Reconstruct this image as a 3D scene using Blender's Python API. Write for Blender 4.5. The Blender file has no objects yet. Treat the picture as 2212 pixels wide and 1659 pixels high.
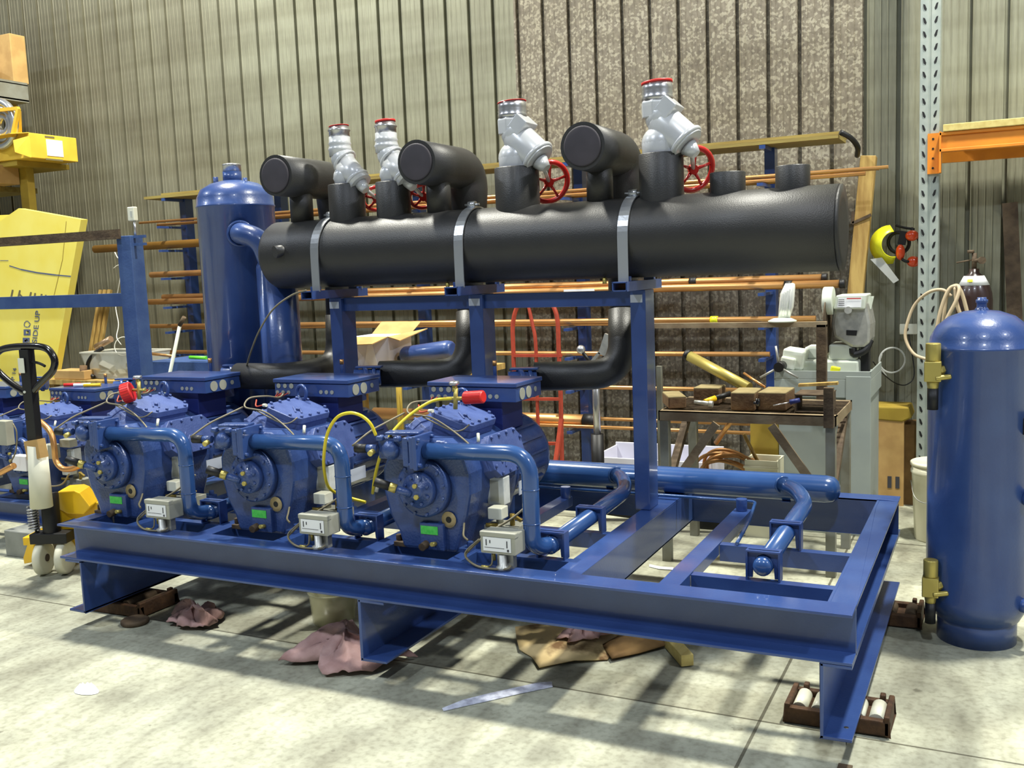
import bpy, math, random
from mathutils import Vector as V3, Matrix
random.seed(7)
sc = bpy.context.scene; col = sc.collection
PI = math.pi
def V(*a): return V3(a[0] if len(a) == 1 else a)
# ---------------------------------------------------------------- camera
yaw, pit, rol, FPX = -0.46078, 0.11723, -0.03865, 2131.3
fw = V(math.sin(yaw)*math.cos(pit), math.cos(yaw)*math.cos(pit), -math.sin(pit))
r0 = V(math.cos(yaw), -math.sin(yaw), 0); u0 = r0.cross(fw)
rt = r0*math.cos(rol)+u0*math.sin(rol); up = u0*math.cos(rol)-r0*math.sin(rol)
CAM = V(0, 0, 1.69)
cd = bpy.data.cameras.new('camera'); cam = bpy.data.objects.new('camera', cd); col.objects.link(cam)
cam.matrix_world = Matrix(((rt.x, up.x, -fw.x, CAM.x), (rt.y, up.y, -fw.y, CAM.y), (rt.z, up.z, -fw.z, CAM.z), (0, 0, 0, 1)))
cd.sensor_width = 36; cd.lens = 36*FPX/2212; cd.clip_start = .05; cd.clip_end = 100
sc.camera = cam
def at(x, y, Y=None, Z=None, X=None):
    d = rt*((x-1106)/FPX)-up*((y-829.5)/FPX)+fw
    t = (Y-CAM.y)/d.y if Y is not None else (Z-CAM.z)/d.z if Z is not None else (X-CAM.x)/d.x
    return CAM+d*t
# ---------------------------------------------------------------- materials
def lin(c): return tuple((v/255/12.92 if v/255 <= .04045 else ((v/255+.055)/1.055)**2.4) for v in c)+(1,)
def mat(name, c, rough=.5, metal=0, spec=.5, c2=None, scale=8, detail=4, mixlo=.35, mixhi=.65, bump=0, bscale=60, coat=0, stretch=None, alpha=1, trans=0):
    m = bpy.data.materials.new(name); m.use_nodes = True; nt = m.node_tree; N = nt.nodes; L = nt.links
    b = N['Principled BSDF']; b.inputs['Base Color'].default_value = lin(c)
    b.inputs['Roughness'].default_value = rough; b.inputs['Metallic'].default_value = metal
    b.inputs['Specular IOR Level'].default_value = spec; b.inputs['Coat Weight'].default_value = coat; b.inputs['Coat Roughness'].default_value = .08
    b.inputs['Alpha'].default_value = alpha; b.inputs['Transmission Weight'].default_value = trans
    tc = N.new('ShaderNodeTexCoord')
    if c2 or bump:
        mp = N.new('ShaderNodeMapping'); L.new(tc.outputs['Object'], mp.inputs[0])
        if stretch: mp.inputs['Scale'].default_value = stretch
    if c2:
        n = N.new('ShaderNodeTexNoise'); n.inputs['Scale'].default_value = scale; n.inputs['Detail'].default_value = detail
        L.new(mp.outputs[0], n.inputs['Vector'])
        r = N.new('ShaderNodeValToRGB'); r.color_ramp.elements[0].position = mixlo; r.color_ramp.elements[1].position = mixhi
        r.color_ramp.elements[0].color = lin(c); r.color_ramp.elements[1].color = lin(c2)
        L.new(n.outputs['Fac'], r.inputs[0]); L.new(r.outputs[0], b.inputs['Base Color'])
    if bump:
        n = N.new('ShaderNodeTexNoise'); n.inputs['Scale'].default_value = bscale; L.new(mp.outputs[0], n.inputs['Vector'])
        bp = N.new('ShaderNodeBump'); bp.inputs['Strength'].default_value = bump; bp.inputs['Distance'].default_value = .01
        L.new(n.outputs['Fac'], bp.inputs['Height']); L.new(bp.outputs[0], b.inputs['Normal'])
    return m
M = {}
M['blue'] = mat('blue_paint', (44, 68, 124), .32, 0, .5, c2=(52, 78, 134), scale=5, bump=.06, bscale=90, coat=.35)
M['pipeblue'] = mat('blue_pipe_paint', (42, 76, 132), .22, 0, .6, c2=(50, 85, 140), scale=5, coat=.5)
M['castblue'] = mat('cast_blue_paint', (44, 67, 120), .36, 0, .55, c2=(56, 80, 134), scale=14, bump=.22, bscale=110, coat=.2)
M['headblue'] = mat('head_blue_paint', (66, 84, 138), .45, 0, .5, c2=(76, 94, 148), scale=20, bump=.15, bscale=120)
M['greyblue'] = mat('grey_blue_paint', (52, 78, 130), .5, c2=(66, 92, 140), scale=9, bump=.1)
M['darkblue'] = mat('dark_blue', (26, 40, 105), .5)
M['foam'] = mat('black_foam', (38, 38, 38), .46, 0, .6, c2=(43, 42, 41), scale=6, bump=.12, bscale=200)
M['cap'] = mat('black_foam_cap', (64, 61, 66), .7, 0, .3, c2=(72, 68, 74), scale=9)
M['black'] = mat('black_rubber', (18, 18, 20), .5)
M['blackgloss'] = mat('black_enamel', (16, 14, 16), .22, coat=.4)
M['steel'] = mat('bare_steel', (190, 190, 192), .3, .85)
M['alu'] = mat('aluminium_strap', (205, 208, 212), .28, .8, bump=.05)
M['zinc'] = mat('zinc', (165, 165, 160), .42, .6, c2=(190, 190, 182), scale=20)
M['silver'] = mat('silver_paint', (208, 210, 212), .3, .15, .6, c2=(196, 198, 202), scale=6, coat=.3)
M['red'] = mat('red_enamel', (190, 34, 28), .28, coat=.4)
M['redplastic'] = mat('red_plastic', (215, 42, 38), .45)
M['orange_red'] = mat('red_orange_paint', (176, 70, 48), .5, c2=(160, 62, 44), scale=20)
M['brass'] = mat('brass', (190, 174, 96), .38, .55)
M['brassdull'] = mat('dull_brass', (165, 140, 66), .45, .55, c2=(150, 128, 60), scale=30)
M['copper'] = mat('copper', (226, 172, 108), .32, .75, c2=(206, 150, 94), scale=3, stretch=(1, 4, 4))
M['copperold'] = mat('old_copper', (160, 116, 72), .45, .55, c2=(184, 136, 84), scale=5)
M['copperdark'] = mat('dark_copper', (150, 112, 50), .4, .6, c2=(170, 124, 58), scale=3)
M['plastic_w'] = mat('white_plastic', (225, 225, 205), .4)
M['clear'] = mat('clear_plastic', (225, 228, 225), .12, alpha=.45)
M['milky'] = mat('milky_housing', (222, 224, 216), .25, c2=(200, 204, 198), scale=20)
M['clearbox'] = mat('clear_tub_plastic', (205, 210, 205), .2, alpha=.42)
M['tub'] = mat('milky_tub', (222, 222, 235), .45)
M['greybox'] = mat('grey_plastic', (165, 165, 150), .45, c2=(155, 155, 142), scale=12)
M['label'] = mat('white_label', (232, 234, 236), .5)
M['labelgrey'] = mat('grey_label', (190, 196, 205), .5)
M['ink'] = mat('ink', (60, 60, 66), .6)
M['inkblue'] = mat('blue_ink', (92, 100, 128), .7)
M['inkbrown'] = mat('brown_ink', (112, 104, 72), .7)
M['green'] = mat('green_sticker', (60, 190, 70), .5, c2=(90, 205, 90), scale=60)
M['tan'] = mat('tan_gasket', (178, 158, 112), .5, c2=(162, 142, 98), scale=40)
M['yellow'] = mat('yellow_paint', (236, 190, 30), .4, c2=(226, 178, 30), scale=7)
M['yellowhose'] = mat('yellow_hose', (220, 200, 40), .35)
M['yellowbright'] = mat('bright_yellow_plastic', (232, 232, 40), .35)
M['lime'] = mat('lime_green', (110, 230, 60), .4)
M['cardboard'] = mat('cardboard', (196, 160, 100), .85, c2=(180, 144, 88), scale=7, mixlo=.4, mixhi=.6)
M['cardstain'] = mat('stained_cardboard', (222, 196, 142), .85, c2=(120, 90, 56), scale=5, mixlo=.56, mixhi=.66)
M['carddark'] = mat('oily_cardboard', (110, 82, 44), .8, c2=(140, 108, 62), scale=9)
M['cardyellow'] = mat('yellow_board', (242, 222, 92), .75, c2=(246, 230, 112), scale=4)
M['cardyellow2'] = mat('amber_box', (232, 192, 60), .7, c2=(222, 178, 52), scale=6)
M['cardolive'] = mat('olive_board', (170, 145, 50), .8, c2=(158, 132, 46), scale=8)
M['whitebox'] = mat('white_box', (214, 216, 226), .7)
M['timber'] = mat('timber', (190, 160, 92), .7, c2=(150, 118, 60), scale=5, stretch=(5, 5, .6), bump=.1)
M['timberx'] = mat('timber_boards', (150, 134, 70), .7, c2=(126, 106, 52), scale=5, stretch=(.5, 6, 6), bump=.1)
M['pine'] = mat('pale_pine', (206, 190, 120), .7, c2=(190, 170, 100), scale=6, stretch=(6, 1, 6))
M['woodend'] = mat('weathered_block', (116, 90, 60), .8, c2=(92, 66, 42), scale=18, bump=.2)
M['woodtop'] = mat('weathered_block_top', (146, 132, 92), .8, c2=(124, 110, 74), scale=12)
M['rust'] = mat('rusty_steel', (70, 56, 42), .75, .2, c2=(98, 82, 62), scale=14, bump=.2)
M['benchsteel'] = mat('worn_steel', (156, 140, 112), .6, .25, c2=(128, 108, 82), scale=9, bump=.1)
M['benchgrey'] = mat('grey_bench_paint', (140, 142, 132), .6, .2, c2=(120, 116, 100), scale=7)
M['skate'] = mat('rusty_brown_iron', (66, 46, 32), .7, .3, c2=(88, 62, 40), scale=30, bump=.3)
M['rag'] = mat('pink_rag', (192, 158, 152), .9, c2=(168, 132, 126), scale=12, bump=.2, bscale=300)
M['cabinet'] = mat('grey_cabinet_paint', (158, 166, 160), .5, c2=(148, 156, 152), scale=4)
M['cream'] = mat('pale_machine_paint', (214, 220, 206), .4, c2=(204, 210, 196), scale=6)
M['bucket'] = mat('dirty_white_plastic', (226, 222, 196), .5, c2=(204, 198, 168), scale=6, mixlo=.5, mixhi=.75)
M['hose'] = mat('beige_hose', (186, 168, 138), .5)
M['cable'] = mat('grey_cable', (120, 112, 88), .5)
M['cablered'] = mat('red_wire', (190, 70, 45), .5)
M['whitecord'] = mat('white_cord', (214, 212, 196), .5)
M['galv'] = mat('galvanised_post', (162, 172, 166), .45, .35, c2=(176, 184, 176), scale=18)
M['orange'] = mat('orange_rack_paint', (224, 140, 36), .5, c2=(212, 128, 34), scale=8)
M['earmuff'] = mat('orange_earmuff', (226, 74, 30), .25, coat=.5)
M['gas'] = mat('dark_gas_cylinder', (40, 26, 26), .3, coat=.3, c2=(50, 34, 30), scale=5)
M['paper'] = mat('pale_paper', (226, 224, 202), .8)
M['paper_w'] = mat('white_paper', (245, 245, 240), .8)
M['tape'] = mat('torn_tape', (222, 226, 238), .4, c2=(170, 172, 188), scale=30)
M['glove'] = mat('crumpled_white_foil', (238, 240, 232), .25, .3)
M['foil'] = mat('foil_pipe', (190, 160, 130), .3, .7)
M['jar'] = mat('amber_jar_plastic', (205, 202, 165), .25, alpha=.5)
M['conc'] = mat('grey_block', (140, 142, 136), .9, c2=(122, 124, 118), scale=8)
M['plasticwrap'] = mat('pinkish_wrap', (196, 160, 160), .3, c2=(220, 210, 205), scale=20)
# ---------------------------------------------------------------- mesh builder
ORG = {}
class MB:
    def __init__(s): s.v = []; s.f = []; s.sm = []; s.mi = []; s.k = 0
    def add(s, vs, fs, smooth=False):
        o = len(s.v); s.v += [V(*v) if not isinstance(v, V3) else v.copy() for v in vs]
        for f in fs: s.f.append([i+o for i in f]); s.sm.append(smooth); s.mi.append(s.k)
        return s
    def slot(s, k): s.k = k; return s
    def box(s, x0, x1, y0, y1, z0, z1):
        return s.add([(x0, y0, z0), (x1, y0, z0), (x1, y1, z0), (x0, y1, z0), (x0, y0, z1), (x1, y0, z1), (x1, y1, z1), (x0, y1, z1)],
                     [(0, 3, 2, 1), (4, 5, 6, 7), (0, 1, 5, 4), (1, 2, 6, 5), (2, 3, 7, 6), (3, 0, 4, 7)])
    def obox(s, c, d, rx=0, ry=0, rz=0):
        R = Matrix.Rotation(rz, 3, 'Z') @ Matrix.Rotation(ry, 3, 'Y') @ Matrix.Rotation(rx, 3, 'X'); c = V(*c)
        n = MB().box(-d[0]/2, d[0]/2, -d[1]/2, d[1]/2, -d[2]/2, d[2]/2)
        return s.add([c+R @ v for v in n.v], n.f)
    def beam(s, p, q, w, h, upv=(0, 0, 1)):
        p, q = V(*p), V(*q); d = (q-p).normalized(); a = d.cross(V(*upv))
        a = a.normalized() if a.length > 1e-4 else V(1, 0, 0); b = a.cross(d).normalized()
        vs = [e+a*(i*w/2)+b*(j*h/2) for e in (p, q) for i, j in ((-1, -1), (1, -1), (1, 1), (-1, 1))]
        return s.add(vs, [(3, 2, 1, 0), (4, 5, 6, 7), (0, 1, 5, 4), (1, 2, 6, 5), (2, 3, 7, 6), (3, 0, 4, 7)])
    def frame(s, d):
        d = d.normalized(); a = d.cross(V(0, 0, 1) if abs(d.z) < .9 else V(1, 0, 0)).normalized(); return a, a.cross(d).normalized()
    def lathe(s, p, ax, prof, n=28, smooth=True):
        p = V(*p); ax = V(*ax).normalized(); a, b = s.frame(ax); vs = []; fs = []
        for r, t in prof:
            for i in range(n):
                g = 2*PI*i/n; vs.append(p+ax*t+(a*math.cos(g)+b*math.sin(g))*r)
        for j in range(len(prof)-1):
            for i in range(n):
                k = (i+1) % n; fs.append((j*n+i, j*n+k, (j+1)*n+k, (j+1)*n+i))
        s.add(vs, fs, smooth)
        o = len(s.v)-len(vs); m = (len(prof)-1)*n
        if prof[0][0] > 1e-5: s.f.append([o+i for i in range(n)][::-1]); s.sm.append(False); s.mi.append(s.k)
        if prof[-1][0] > 1e-5: s.f.append([o+m+i for i in range(n)]); s.sm.append(False); s.mi.append(s.k)
        return s
    def cyl(s, p, q, r, r2=None, n=24, smooth=True):
        p, q = V(*p), V(*q); L = (q-p).length; return s.lathe(p, q-p, [(r, 0), (r if r2 is None else r2, L)], n, smooth)
    def ring(s, p, q, r, ri, n=28):
        p, q = V(*p), V(*q); L = (q-p).length; a = s.lathe(p, q-p, [(ri, 0), (r, 0), (r, L), (ri, L), (ri, 0)], n)
        for _ in range(2): s.f.pop(); s.sm.pop(); s.mi.pop()
        return a
    def tube(s, pts, r, n=12, caps=True, closed=False):
        pts = [V(*p) for p in pts]; m = len(pts); rs = r if isinstance(r, (list, tuple)) else [r]*m; vs = []; fs = []; a = None
        for i, p in enumerate(pts):
            d = (pts[(i+1) % m]-pts[i-1]) if closed else (pts[min(i+1, m-1)]-pts[max(i-1, 0)])
            d = d.normalized() if d.length > 1e-9 else V(0, 0, 1)
            if a is None: a, b = s.frame(d)
            else:
                a = a-d*a.dot(d); a = a.normalized() if a.length > 1e-6 else s.frame(d)[0]
            b = a.cross(d)
            for k in range(n):
                g = 2*PI*k/n; vs.append(p+(a*math.cos(g)+b*math.sin(g))*rs[i])
        mm = m if closed else m-1
        for j in range(mm):
            for i in range(n):
                k = (i+1) % n; j2 = (j+1) % m; fs.append((j*n+i, j*n+k, j2*n+k, j2*n+i))
        s.add(vs, fs, True)
        if caps and not closed:
            o = len(s.v)-len(vs)
            for f in ([o+i for i in range(n)][::-1], [o+(m-1)*n+i for i in range(n)]): s.f.append(f); s.sm.append(False); s.mi.append(s.k)
        return s
    def torus(s, c, ax, R, r, n=28, m=8):
        c = V(*c); ax = V(*ax).normalized(); a, b = s.frame(ax)
        return s.tube([c+(a*math.cos(2*PI*i/n)+b*math.sin(2*PI*i/n))*R for i in range(n)], r, m, False, True)
    def sph(s, c, r, sc_=(1, 1, 1), n=16):
        c = V(*c); vs = []; fs = []; h = n//2
        for j in range(h+1):
            t = PI*j/h
            for i in range(n):
                g = 2*PI*i/n; vs.append(c+V(r*sc_[0]*math.sin(t)*math.cos(g), r*sc_[1]*math.sin(t)*math.sin(g), r*sc_[2]*math.cos(t)))
        for j in range(h):
            for i in range(n):
                k = (i+1) % n; fs.append((j*n+i, (j+1)*n+i, (j+1)*n+k, j*n+k))
        return s.add(vs, fs, True)
    def prism(s, poly, o, U, W, D):
        o, U, W, D = V(*o), V(*U), V(*W), V(*D); n = len(poly)
        vs = [o+U*x+W*y for x, y in poly]; vs += [v+D for v in vs]
        return s.add(vs, [tuple(range(n))[::-1], tuple(range(n, 2*n))]+[(i, (i+1) % n, n+(i+1) % n, n+i) for i in range(n)])
    def build(s, name, m, parent=None, bevel=0, loc=None, kind=None, solid=0):
        if loc is None:
            if parent is not None: loc = ORG[parent.name]
            else:
                xs = [v.x for v in s.v]; ys = [v.y for v in s.v]; loc = V((min(xs)+max(xs))/2, (min(ys)+max(ys))/2, min(v.z for v in s.v))
        loc = V(*loc) if not isinstance(loc, V3) else loc
        me = bpy.data.meshes.new(name); me.from_pydata([v-loc for v in s.v], [], s.f); me.validate()
        for mm in (m if isinstance(m, (list, tuple)) else [m]): me.materials.append(M[mm] if isinstance(mm, str) else mm)
        if len(me.polygons) == len(s.sm):
            me.polygons.foreach_set('use_smooth', s.sm); me.polygons.foreach_set('material_index', s.mi)
        import bmesh
        b = bmesh.new(); b.from_mesh(me); bmesh.ops.remove_doubles(b, verts=b.verts, dist=1e-6); bmesh.ops.recalc_face_normals(b, faces=b.faces); b.to_mesh(me); b.free()
        o = bpy.data.objects.new(name, me); col.objects.link(o)
        if parent is not None:
            o.parent = parent; o.location = loc-ORG[parent.name]
        else: o.location = loc
        ORG[o.name] = loc.copy()
        if solid:
            md = o.modifiers.new('thickness', 'SOLIDIFY'); md.thickness = solid; md.offset = 0
        if bevel:
            md = o.modifiers.new('edge', 'BEVEL'); md.width = bevel; md.segments = 2; md.limit_method = 'ANGLE'; md.angle_limit = .6
        if kind: o['kind'] = kind
        return o
def thing(name, label, cat, loc, group=None):
    o = bpy.data.objects.new(name, None); col.objects.link(o); o.empty_display_size = .1
    o.location = loc; ORG[o.name] = V(*loc) if not isinstance(loc, V3) else loc.copy()
    o['label'] = label; o['category'] = cat
    if group: o['group'] = group
    return o
def tag(o, label, cat, group=None):
    o['label'] = label; o['category'] = cat
    if group: o['group'] = group
    return o
def kids(o): return [c for c in bpy.data.objects if c.parent == o]
def copy_tree(o, parent=None):
    c = o.copy(); col.objects.link(c)
    if parent is not None: c.parent = parent
    for k in kids(o): copy_tree(k, c)
    ORG[c.name] = V(c.location)
    return c
def fil(pts, r, n=8):
    pts = [V(*p) for p in pts]; out = [pts[0]]
    for i in range(1, len(pts)-1):
        p = pts[i]; a = (pts[i-1]-p); b = (pts[i+1]-p); rr = min(r, a.length*.49, b.length*.49)
        A = p+a.normalized()*rr; B = p+b.normalized()*rr
        for k in range(n+1):
            t = k/n; out.append(A*(1-t)**2+p*2*t*(1-t)+B*t*t)
    out.append(pts[-1]); return out
def spl(pts, n=8):
    pts = [V(*p) for p in pts]; out = []; P = [pts[0]*2-pts[1]]+pts+[pts[-1]*2-pts[-2]]
    for i in range(1, len(P)-2):
        for k in range(n):
            t = k/n; a, b, c, d = P[i-1:i+3]
            out.append(.5*((2*b)+(c-a)*t+(2*a-5*b+4*c-d)*t*t+(3*b-a-3*c+d)*t**3))
    out.append(pts[-1]); return out
def text_mesh(name, s, size, origin, U, W, m, parent, ext=.001):
    cu = bpy.data.curves.new(name, 'FONT'); cu.body = s; cu.size = size; cu.extrude = ext
    t = bpy.data.objects.new(name, cu); col.objects.link(t); dg = bpy.context.evaluated_depsgraph_get(); dg.update()
    me = bpy.data.meshes.new_from_object(t.evaluated_get(dg)); col.objects.unlink(t); bpy.data.objects.remove(t)
    U, W = V(*U).normalized(), V(*W).normalized(); N = U.cross(W)
    o_ = V(*origin) if not isinstance(origin, V3) else origin
    b = MB(); b.add([o_+U*v.co.x+W*v.co.y+N*v.co.z for v in me.vertices], [tuple(p.vertices) for p in me.polygons])
    bpy.data.meshes.remove(me)
    return b.build(name, m, parent)
# ---------------------------------------------------------------- setting
def wall_material():
    m = bpy.data.materials.new('galvanised_wall'); m.use_nodes = True; nt = m.node_tree; N = nt.nodes; L = nt.links
    b = N['Principled BSDF']; b.inputs['Roughness'].default_value = .5; b.inputs['Metallic'].default_value = .15
    tc = N.new('ShaderNodeTexCoord'); sx = N.new('ShaderNodeSeparateXYZ'); L.new(tc.outputs['Object'], sx.inputs[0])
    def noise(scale, sc3, detail=3):
        mp = N.new('ShaderNodeMapping'); mp.inputs['Scale'].default_value = sc3; L.new(tc.outputs['Object'], mp.inputs[0])
        n = N.new('ShaderNodeTexNoise'); n.inputs['Scale'].default_value = scale; n.inputs['Detail'].default_value = detail; L.new(mp.outputs[0], n.inputs['Vector']); return n.outputs['Fac']
    def ramp(src, els, const=False):
        r = N.new('ShaderNodeValToRGB'); e = r.color_ramp.elements
        e[0].position, e[0].color = els[0][0], lin(els[0][1]); e[1].position, e[1].color = els[1][0], lin(els[1][1])
        for p, c in els[2:]: k = e.new(p); k.color = lin(c)
        if const: r.color_ramp.interpolation = 'CONSTANT'
        L.new(src, r.inputs[0]); return r.outputs[0]
    def mix(f, a, b_, t='MIX'):
        x = N.new('ShaderNodeMix'); x.data_type = 'RGBA'; x.blend_type = t
        if isinstance(f, float): x.inputs[0].default_value = f
        else: L.new(f, x.inputs[0])
        L.new(a, x.inputs[6]); L.new(b_, x.inputs[7]); return x.outputs[2]
    plain = mix(.5, ramp(noise(2.2, (1, 1, .6)), [(.3, (122, 122, 104)), (.7, (148, 150, 130))]), ramp(noise(26, (3, 3, .25)), [(.3, (114, 112, 98)), (.7, (144, 145, 126))]))
    vo = N.new('ShaderNodeTexVoronoi'); vo.inputs['Scale'].default_value = 60; L.new(tc.outputs['Object'], vo.inputs['Vector'])
    vs = N.new('ShaderNodeSeparateColor'); L.new(vo.outputs['Color'], vs.inputs[0])
    n2 = noise(3, (1, 1, 1)); ad = N.new('ShaderNodeMath'); ad.operation = 'MULTIPLY_ADD'; L.new(n2, ad.inputs[0]); ad.inputs[1].default_value = .35; L.new(vs.outputs[0], ad.inputs[2])
    speck = ramp(ad.outputs[0], [(0, (104, 97, 86)), (.3, (112, 105, 92)), (.6, (124, 117, 103)), (.8, (116, 108, 96)), (.93, (176, 171, 152))])
    speck = mix(.45, speck, ramp(noise(34, (1, 1, .6), 6), [(.3, (92, 84, 74)), (.7, (150, 142, 124))]))
    mr = N.new('ShaderNodeMapRange'); mr.inputs[1].default_value = -10; mr.inputs[2].default_value = 2; L.new(sx.outputs[0], mr.inputs[0])
    def P(x): return (x+10)/12
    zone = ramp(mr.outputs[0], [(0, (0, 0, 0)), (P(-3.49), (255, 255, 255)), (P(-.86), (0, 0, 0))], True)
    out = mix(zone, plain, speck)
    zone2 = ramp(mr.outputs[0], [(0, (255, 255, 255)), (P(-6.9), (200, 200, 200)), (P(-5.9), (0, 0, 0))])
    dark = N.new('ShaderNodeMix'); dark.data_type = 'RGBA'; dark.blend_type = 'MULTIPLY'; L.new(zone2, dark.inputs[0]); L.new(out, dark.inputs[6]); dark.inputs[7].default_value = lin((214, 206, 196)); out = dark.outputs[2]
    band = ramp(noise(1.6, (.25, .25, 3)), [(.35, (210, 206, 196)), (.6, (255, 255, 255))]); out = mix(.6, out, band, 'MULTIPLY')
    L.new(out, b.inputs['Base Color'])
    return m
def floor_material():
    m = bpy.data.materials.new('concrete_floor'); m.use_nodes = True; nt = m.node_tree; N = nt.nodes; L = nt.links
    b = N['Principled BSDF']; b.inputs['Roughness'].default_value = .55
    tc = N.new('ShaderNodeTexCoord')
    def noise(scale, sc3=(1, 1, 1), detail=5):
        mp = N.new('ShaderNodeMapping'); mp.inputs['Scale'].default_value = sc3; L.new(tc.outputs['Object'], mp.inputs[0])
        n = N.new('ShaderNodeTexNoise'); n.inputs['Scale'].default_value = scale; n.inputs['Detail'].default_value = detail; L.new(mp.outputs[0], n.inputs['Vector']); return n.outputs['Fac']
    def ramp(src, a, ca, c, cc):
        r = N.new('ShaderNodeValToRGB'); e = r.color_ramp.elements; e[0].position, e[0].color = a, lin(ca); e[1].position, e[1].color = c, lin(cc); L.new(src, r.inputs[0]); return r.outputs[0]
    def mul(f, a, c):
        x = N.new('ShaderNodeMix'); x.data_type = 'RGBA'; x.blend_type = 'MULTIPLY'; x.inputs[0].default_value = f; L.new(a, x.inputs[6]); L.new(c, x.inputs[7]); return x.outputs[2]
    base = ramp(noise(2.6), .34, (168, 169, 150), .62, (194, 195, 172))
    o = mul(.9, base, ramp(noise(9, (1, .35, 1)), .34, (212, 210, 208), .6, (255, 255, 255)))
    o = mul(.8, o, ramp(noise(38), .3, (214, 212, 208), .55, (255, 255, 255)))
    o = mul(.8, o, ramp(noise(1.1, (1.6, .7, 1)), .36, (200, 198, 196), .5, (255, 255, 255)))
    o = mul(.6, o, ramp(noise(14, detail=3), .24, (120, 112, 102), .30, (255, 255, 255)))
    sx = N.new('ShaderNodeSeparateXYZ'); L.new(tc.outputs['Object'], sx.inputs[0])
    def joint(ax, c, w):
        a = N.new('ShaderNodeMath'); a.operation = 'SUBTRACT'; L.new(sx.outputs[ax], a.inputs[0]); a.inputs[1].default_value = c
        d = N.new('ShaderNodeMath'); d.operation = 'ABSOLUTE'; L.new(a.outputs[0], d.inputs[0])
        e = N.new('ShaderNodeMath'); e.operation = 'GREATER_THAN'; L.new(d.outputs[0], e.inputs[0]); e.inputs[1].default_value = w
        return ramp(e.outputs[0], 0, (105, 98, 84), 1, (255, 255, 255))
    for ax, c, w in ((1, 3.48, .005), (0, -.764, .006), (1, 6.02, .008)): o = mul(.8, o, joint(ax, c, w))
    L.new(o, b.inputs['Base Color'])
    bp = N.new('ShaderNodeBump'); bp.inputs['Strength'].default_value = .15; bp.inputs['Distance'].default_value = .004; L.new(noise(30), bp.inputs['Height']); L.new(bp.outputs[0], b.inputs['Normal'])
    return m
WY = 7.3
b = MB(); b.add([(-16, -9, 0), (9, -9, 0), (9, WY+.3, 0), (-16, WY+.3, 0)], [(0, 1, 2, 3)]); b.box(-16, 9, -9, WY+.3, -.2, -.001)
b.build('floor', floor_material(), kind='structure', loc=(0, 0, 0))
b = MB(); pitch = .2168; prof = []
x = -.65-pitch*62
while x < 8.9:
    prof += [(x, WY), (x+.003, WY+.036), (x+.028, WY+.036), (x+.031, WY), (x+.037, WY-.006), (x+.042, WY)]
    for k in (.075, .12, .165): prof += [(x+k-.004, WY), (x+k, WY-.0035), (x+k+.004, WY)]
    x += pitch
vs = []; fs = []
for (px_, py_) in prof: vs += [(px_, py_, 0), (px_, py_, 8.2)]
for i in range(len(prof)-1): fs.append((2*i, 2*i+2, 2*i+3, 2*i+1))
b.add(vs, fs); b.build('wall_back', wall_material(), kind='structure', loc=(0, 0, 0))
M['hall'] = mat('hall_sheeting', (136, 140, 146), .8)
for nm, bx in (('wall_left', (-16, -15.8, -9, WY, 0, 8.2)), ('wall_right', (8.8, 9, -9, WY, 0, 8.2)), ('wall_front', (-16, 9, -9, -8.8, 0, 8.2)), ('ceiling', (-16, 9, -9, WY+.3, 8.2, 8.4))):
    MB().box(*bx).build(nm, 'hall', kind='structure', loc=(0, 0, 0))
# ---------------------------------------------------------------- steel skid
XL, XR, YF, YB, ZB, ZT = -4.134, -.41, 3.243, 4.98, .353, .527
skid = thing('skid_frame', 'long blue welded steel channel skid frame carrying the three compressors and black header', 'skid', (-2.27, 4.1, 0.09))
T = .011
def chan_x(b, x0, x1, y, out, z0, z1, w):   # web at y, flanges towards y+out*w
    b.box(x0, x1, min(y, y+out*T), max(y, y+out*T), z0, z1)
    ya, yb = sorted((y, y+out*w)); b.box(x0, x1, ya, yb, z1-T, z1); b.box(x0, x1, ya, yb, z0, z0+T)
def chan_y(b, y0, y1, x, out, z0, z1, w):
    b.box(min(x, x+out*T), max(x, x+out*T), y0, y1, z0, z1)
    xa, xb = sorted((x, x+out*w)); b.box(xa, xb, y0, y1, z1-T, z1); b.box(xa, xb, y0, y1, z0, z0+T)
b = MB(); chan_x(b, XL, XR, YF+.105, -1, ZB, ZT, .105); b.build('front_beam', 'blue', skid, .002)
b = MB(); chan_x(b, XL, XR, YB-.10, 1, ZB, ZT, .10); b.build('rear_beam', 'blue', skid, .002)
b = MB(); chan_y(b, YF+.106, YB-.101, XR-.095, 1, ZB, ZT-.0015, .095); b.build('end_beam', 'blue', skid, .002)
b = MB(); chan_y(b, YF+.106, YB-.101, XL+.095, -1, ZB, ZT-.0015, .095); b.build('end_beam', 'blue', skid, .002)
for x, w, o in ((-.512, .102, 1), (-2.36, .125, 1), (-3.99, .11, -1)):
    b = MB(); chan_y(b, YF, YB, x, o, .09, ZB-.001, w)
    if x > -1: b.slot(1); b.cyl((-.44, 3.33, .0), (-.44, 3.33, .101+.001), .0, .009, 10); b.slot(0)
    b.build('leg_beam', ['blue', 'black'], skid, .002)
for x0, x1, y1 in ((-1.51, -1.405, 4.87), (-2.42, -2.33, 4.87), (-3.32, -3.235, 4.87)):
    b = MB(); b.box(x0, x1, YF+.106, y1, ZT-T, ZT-.001); b.box(x1-T, x1, YF+.106, y1, ZB+.002, ZT-T); b.box(x0, x1, YF+.106, y1, ZB+.001, ZB+T)
    b.build('cross_member', 'blue', skid, .0015)
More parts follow.
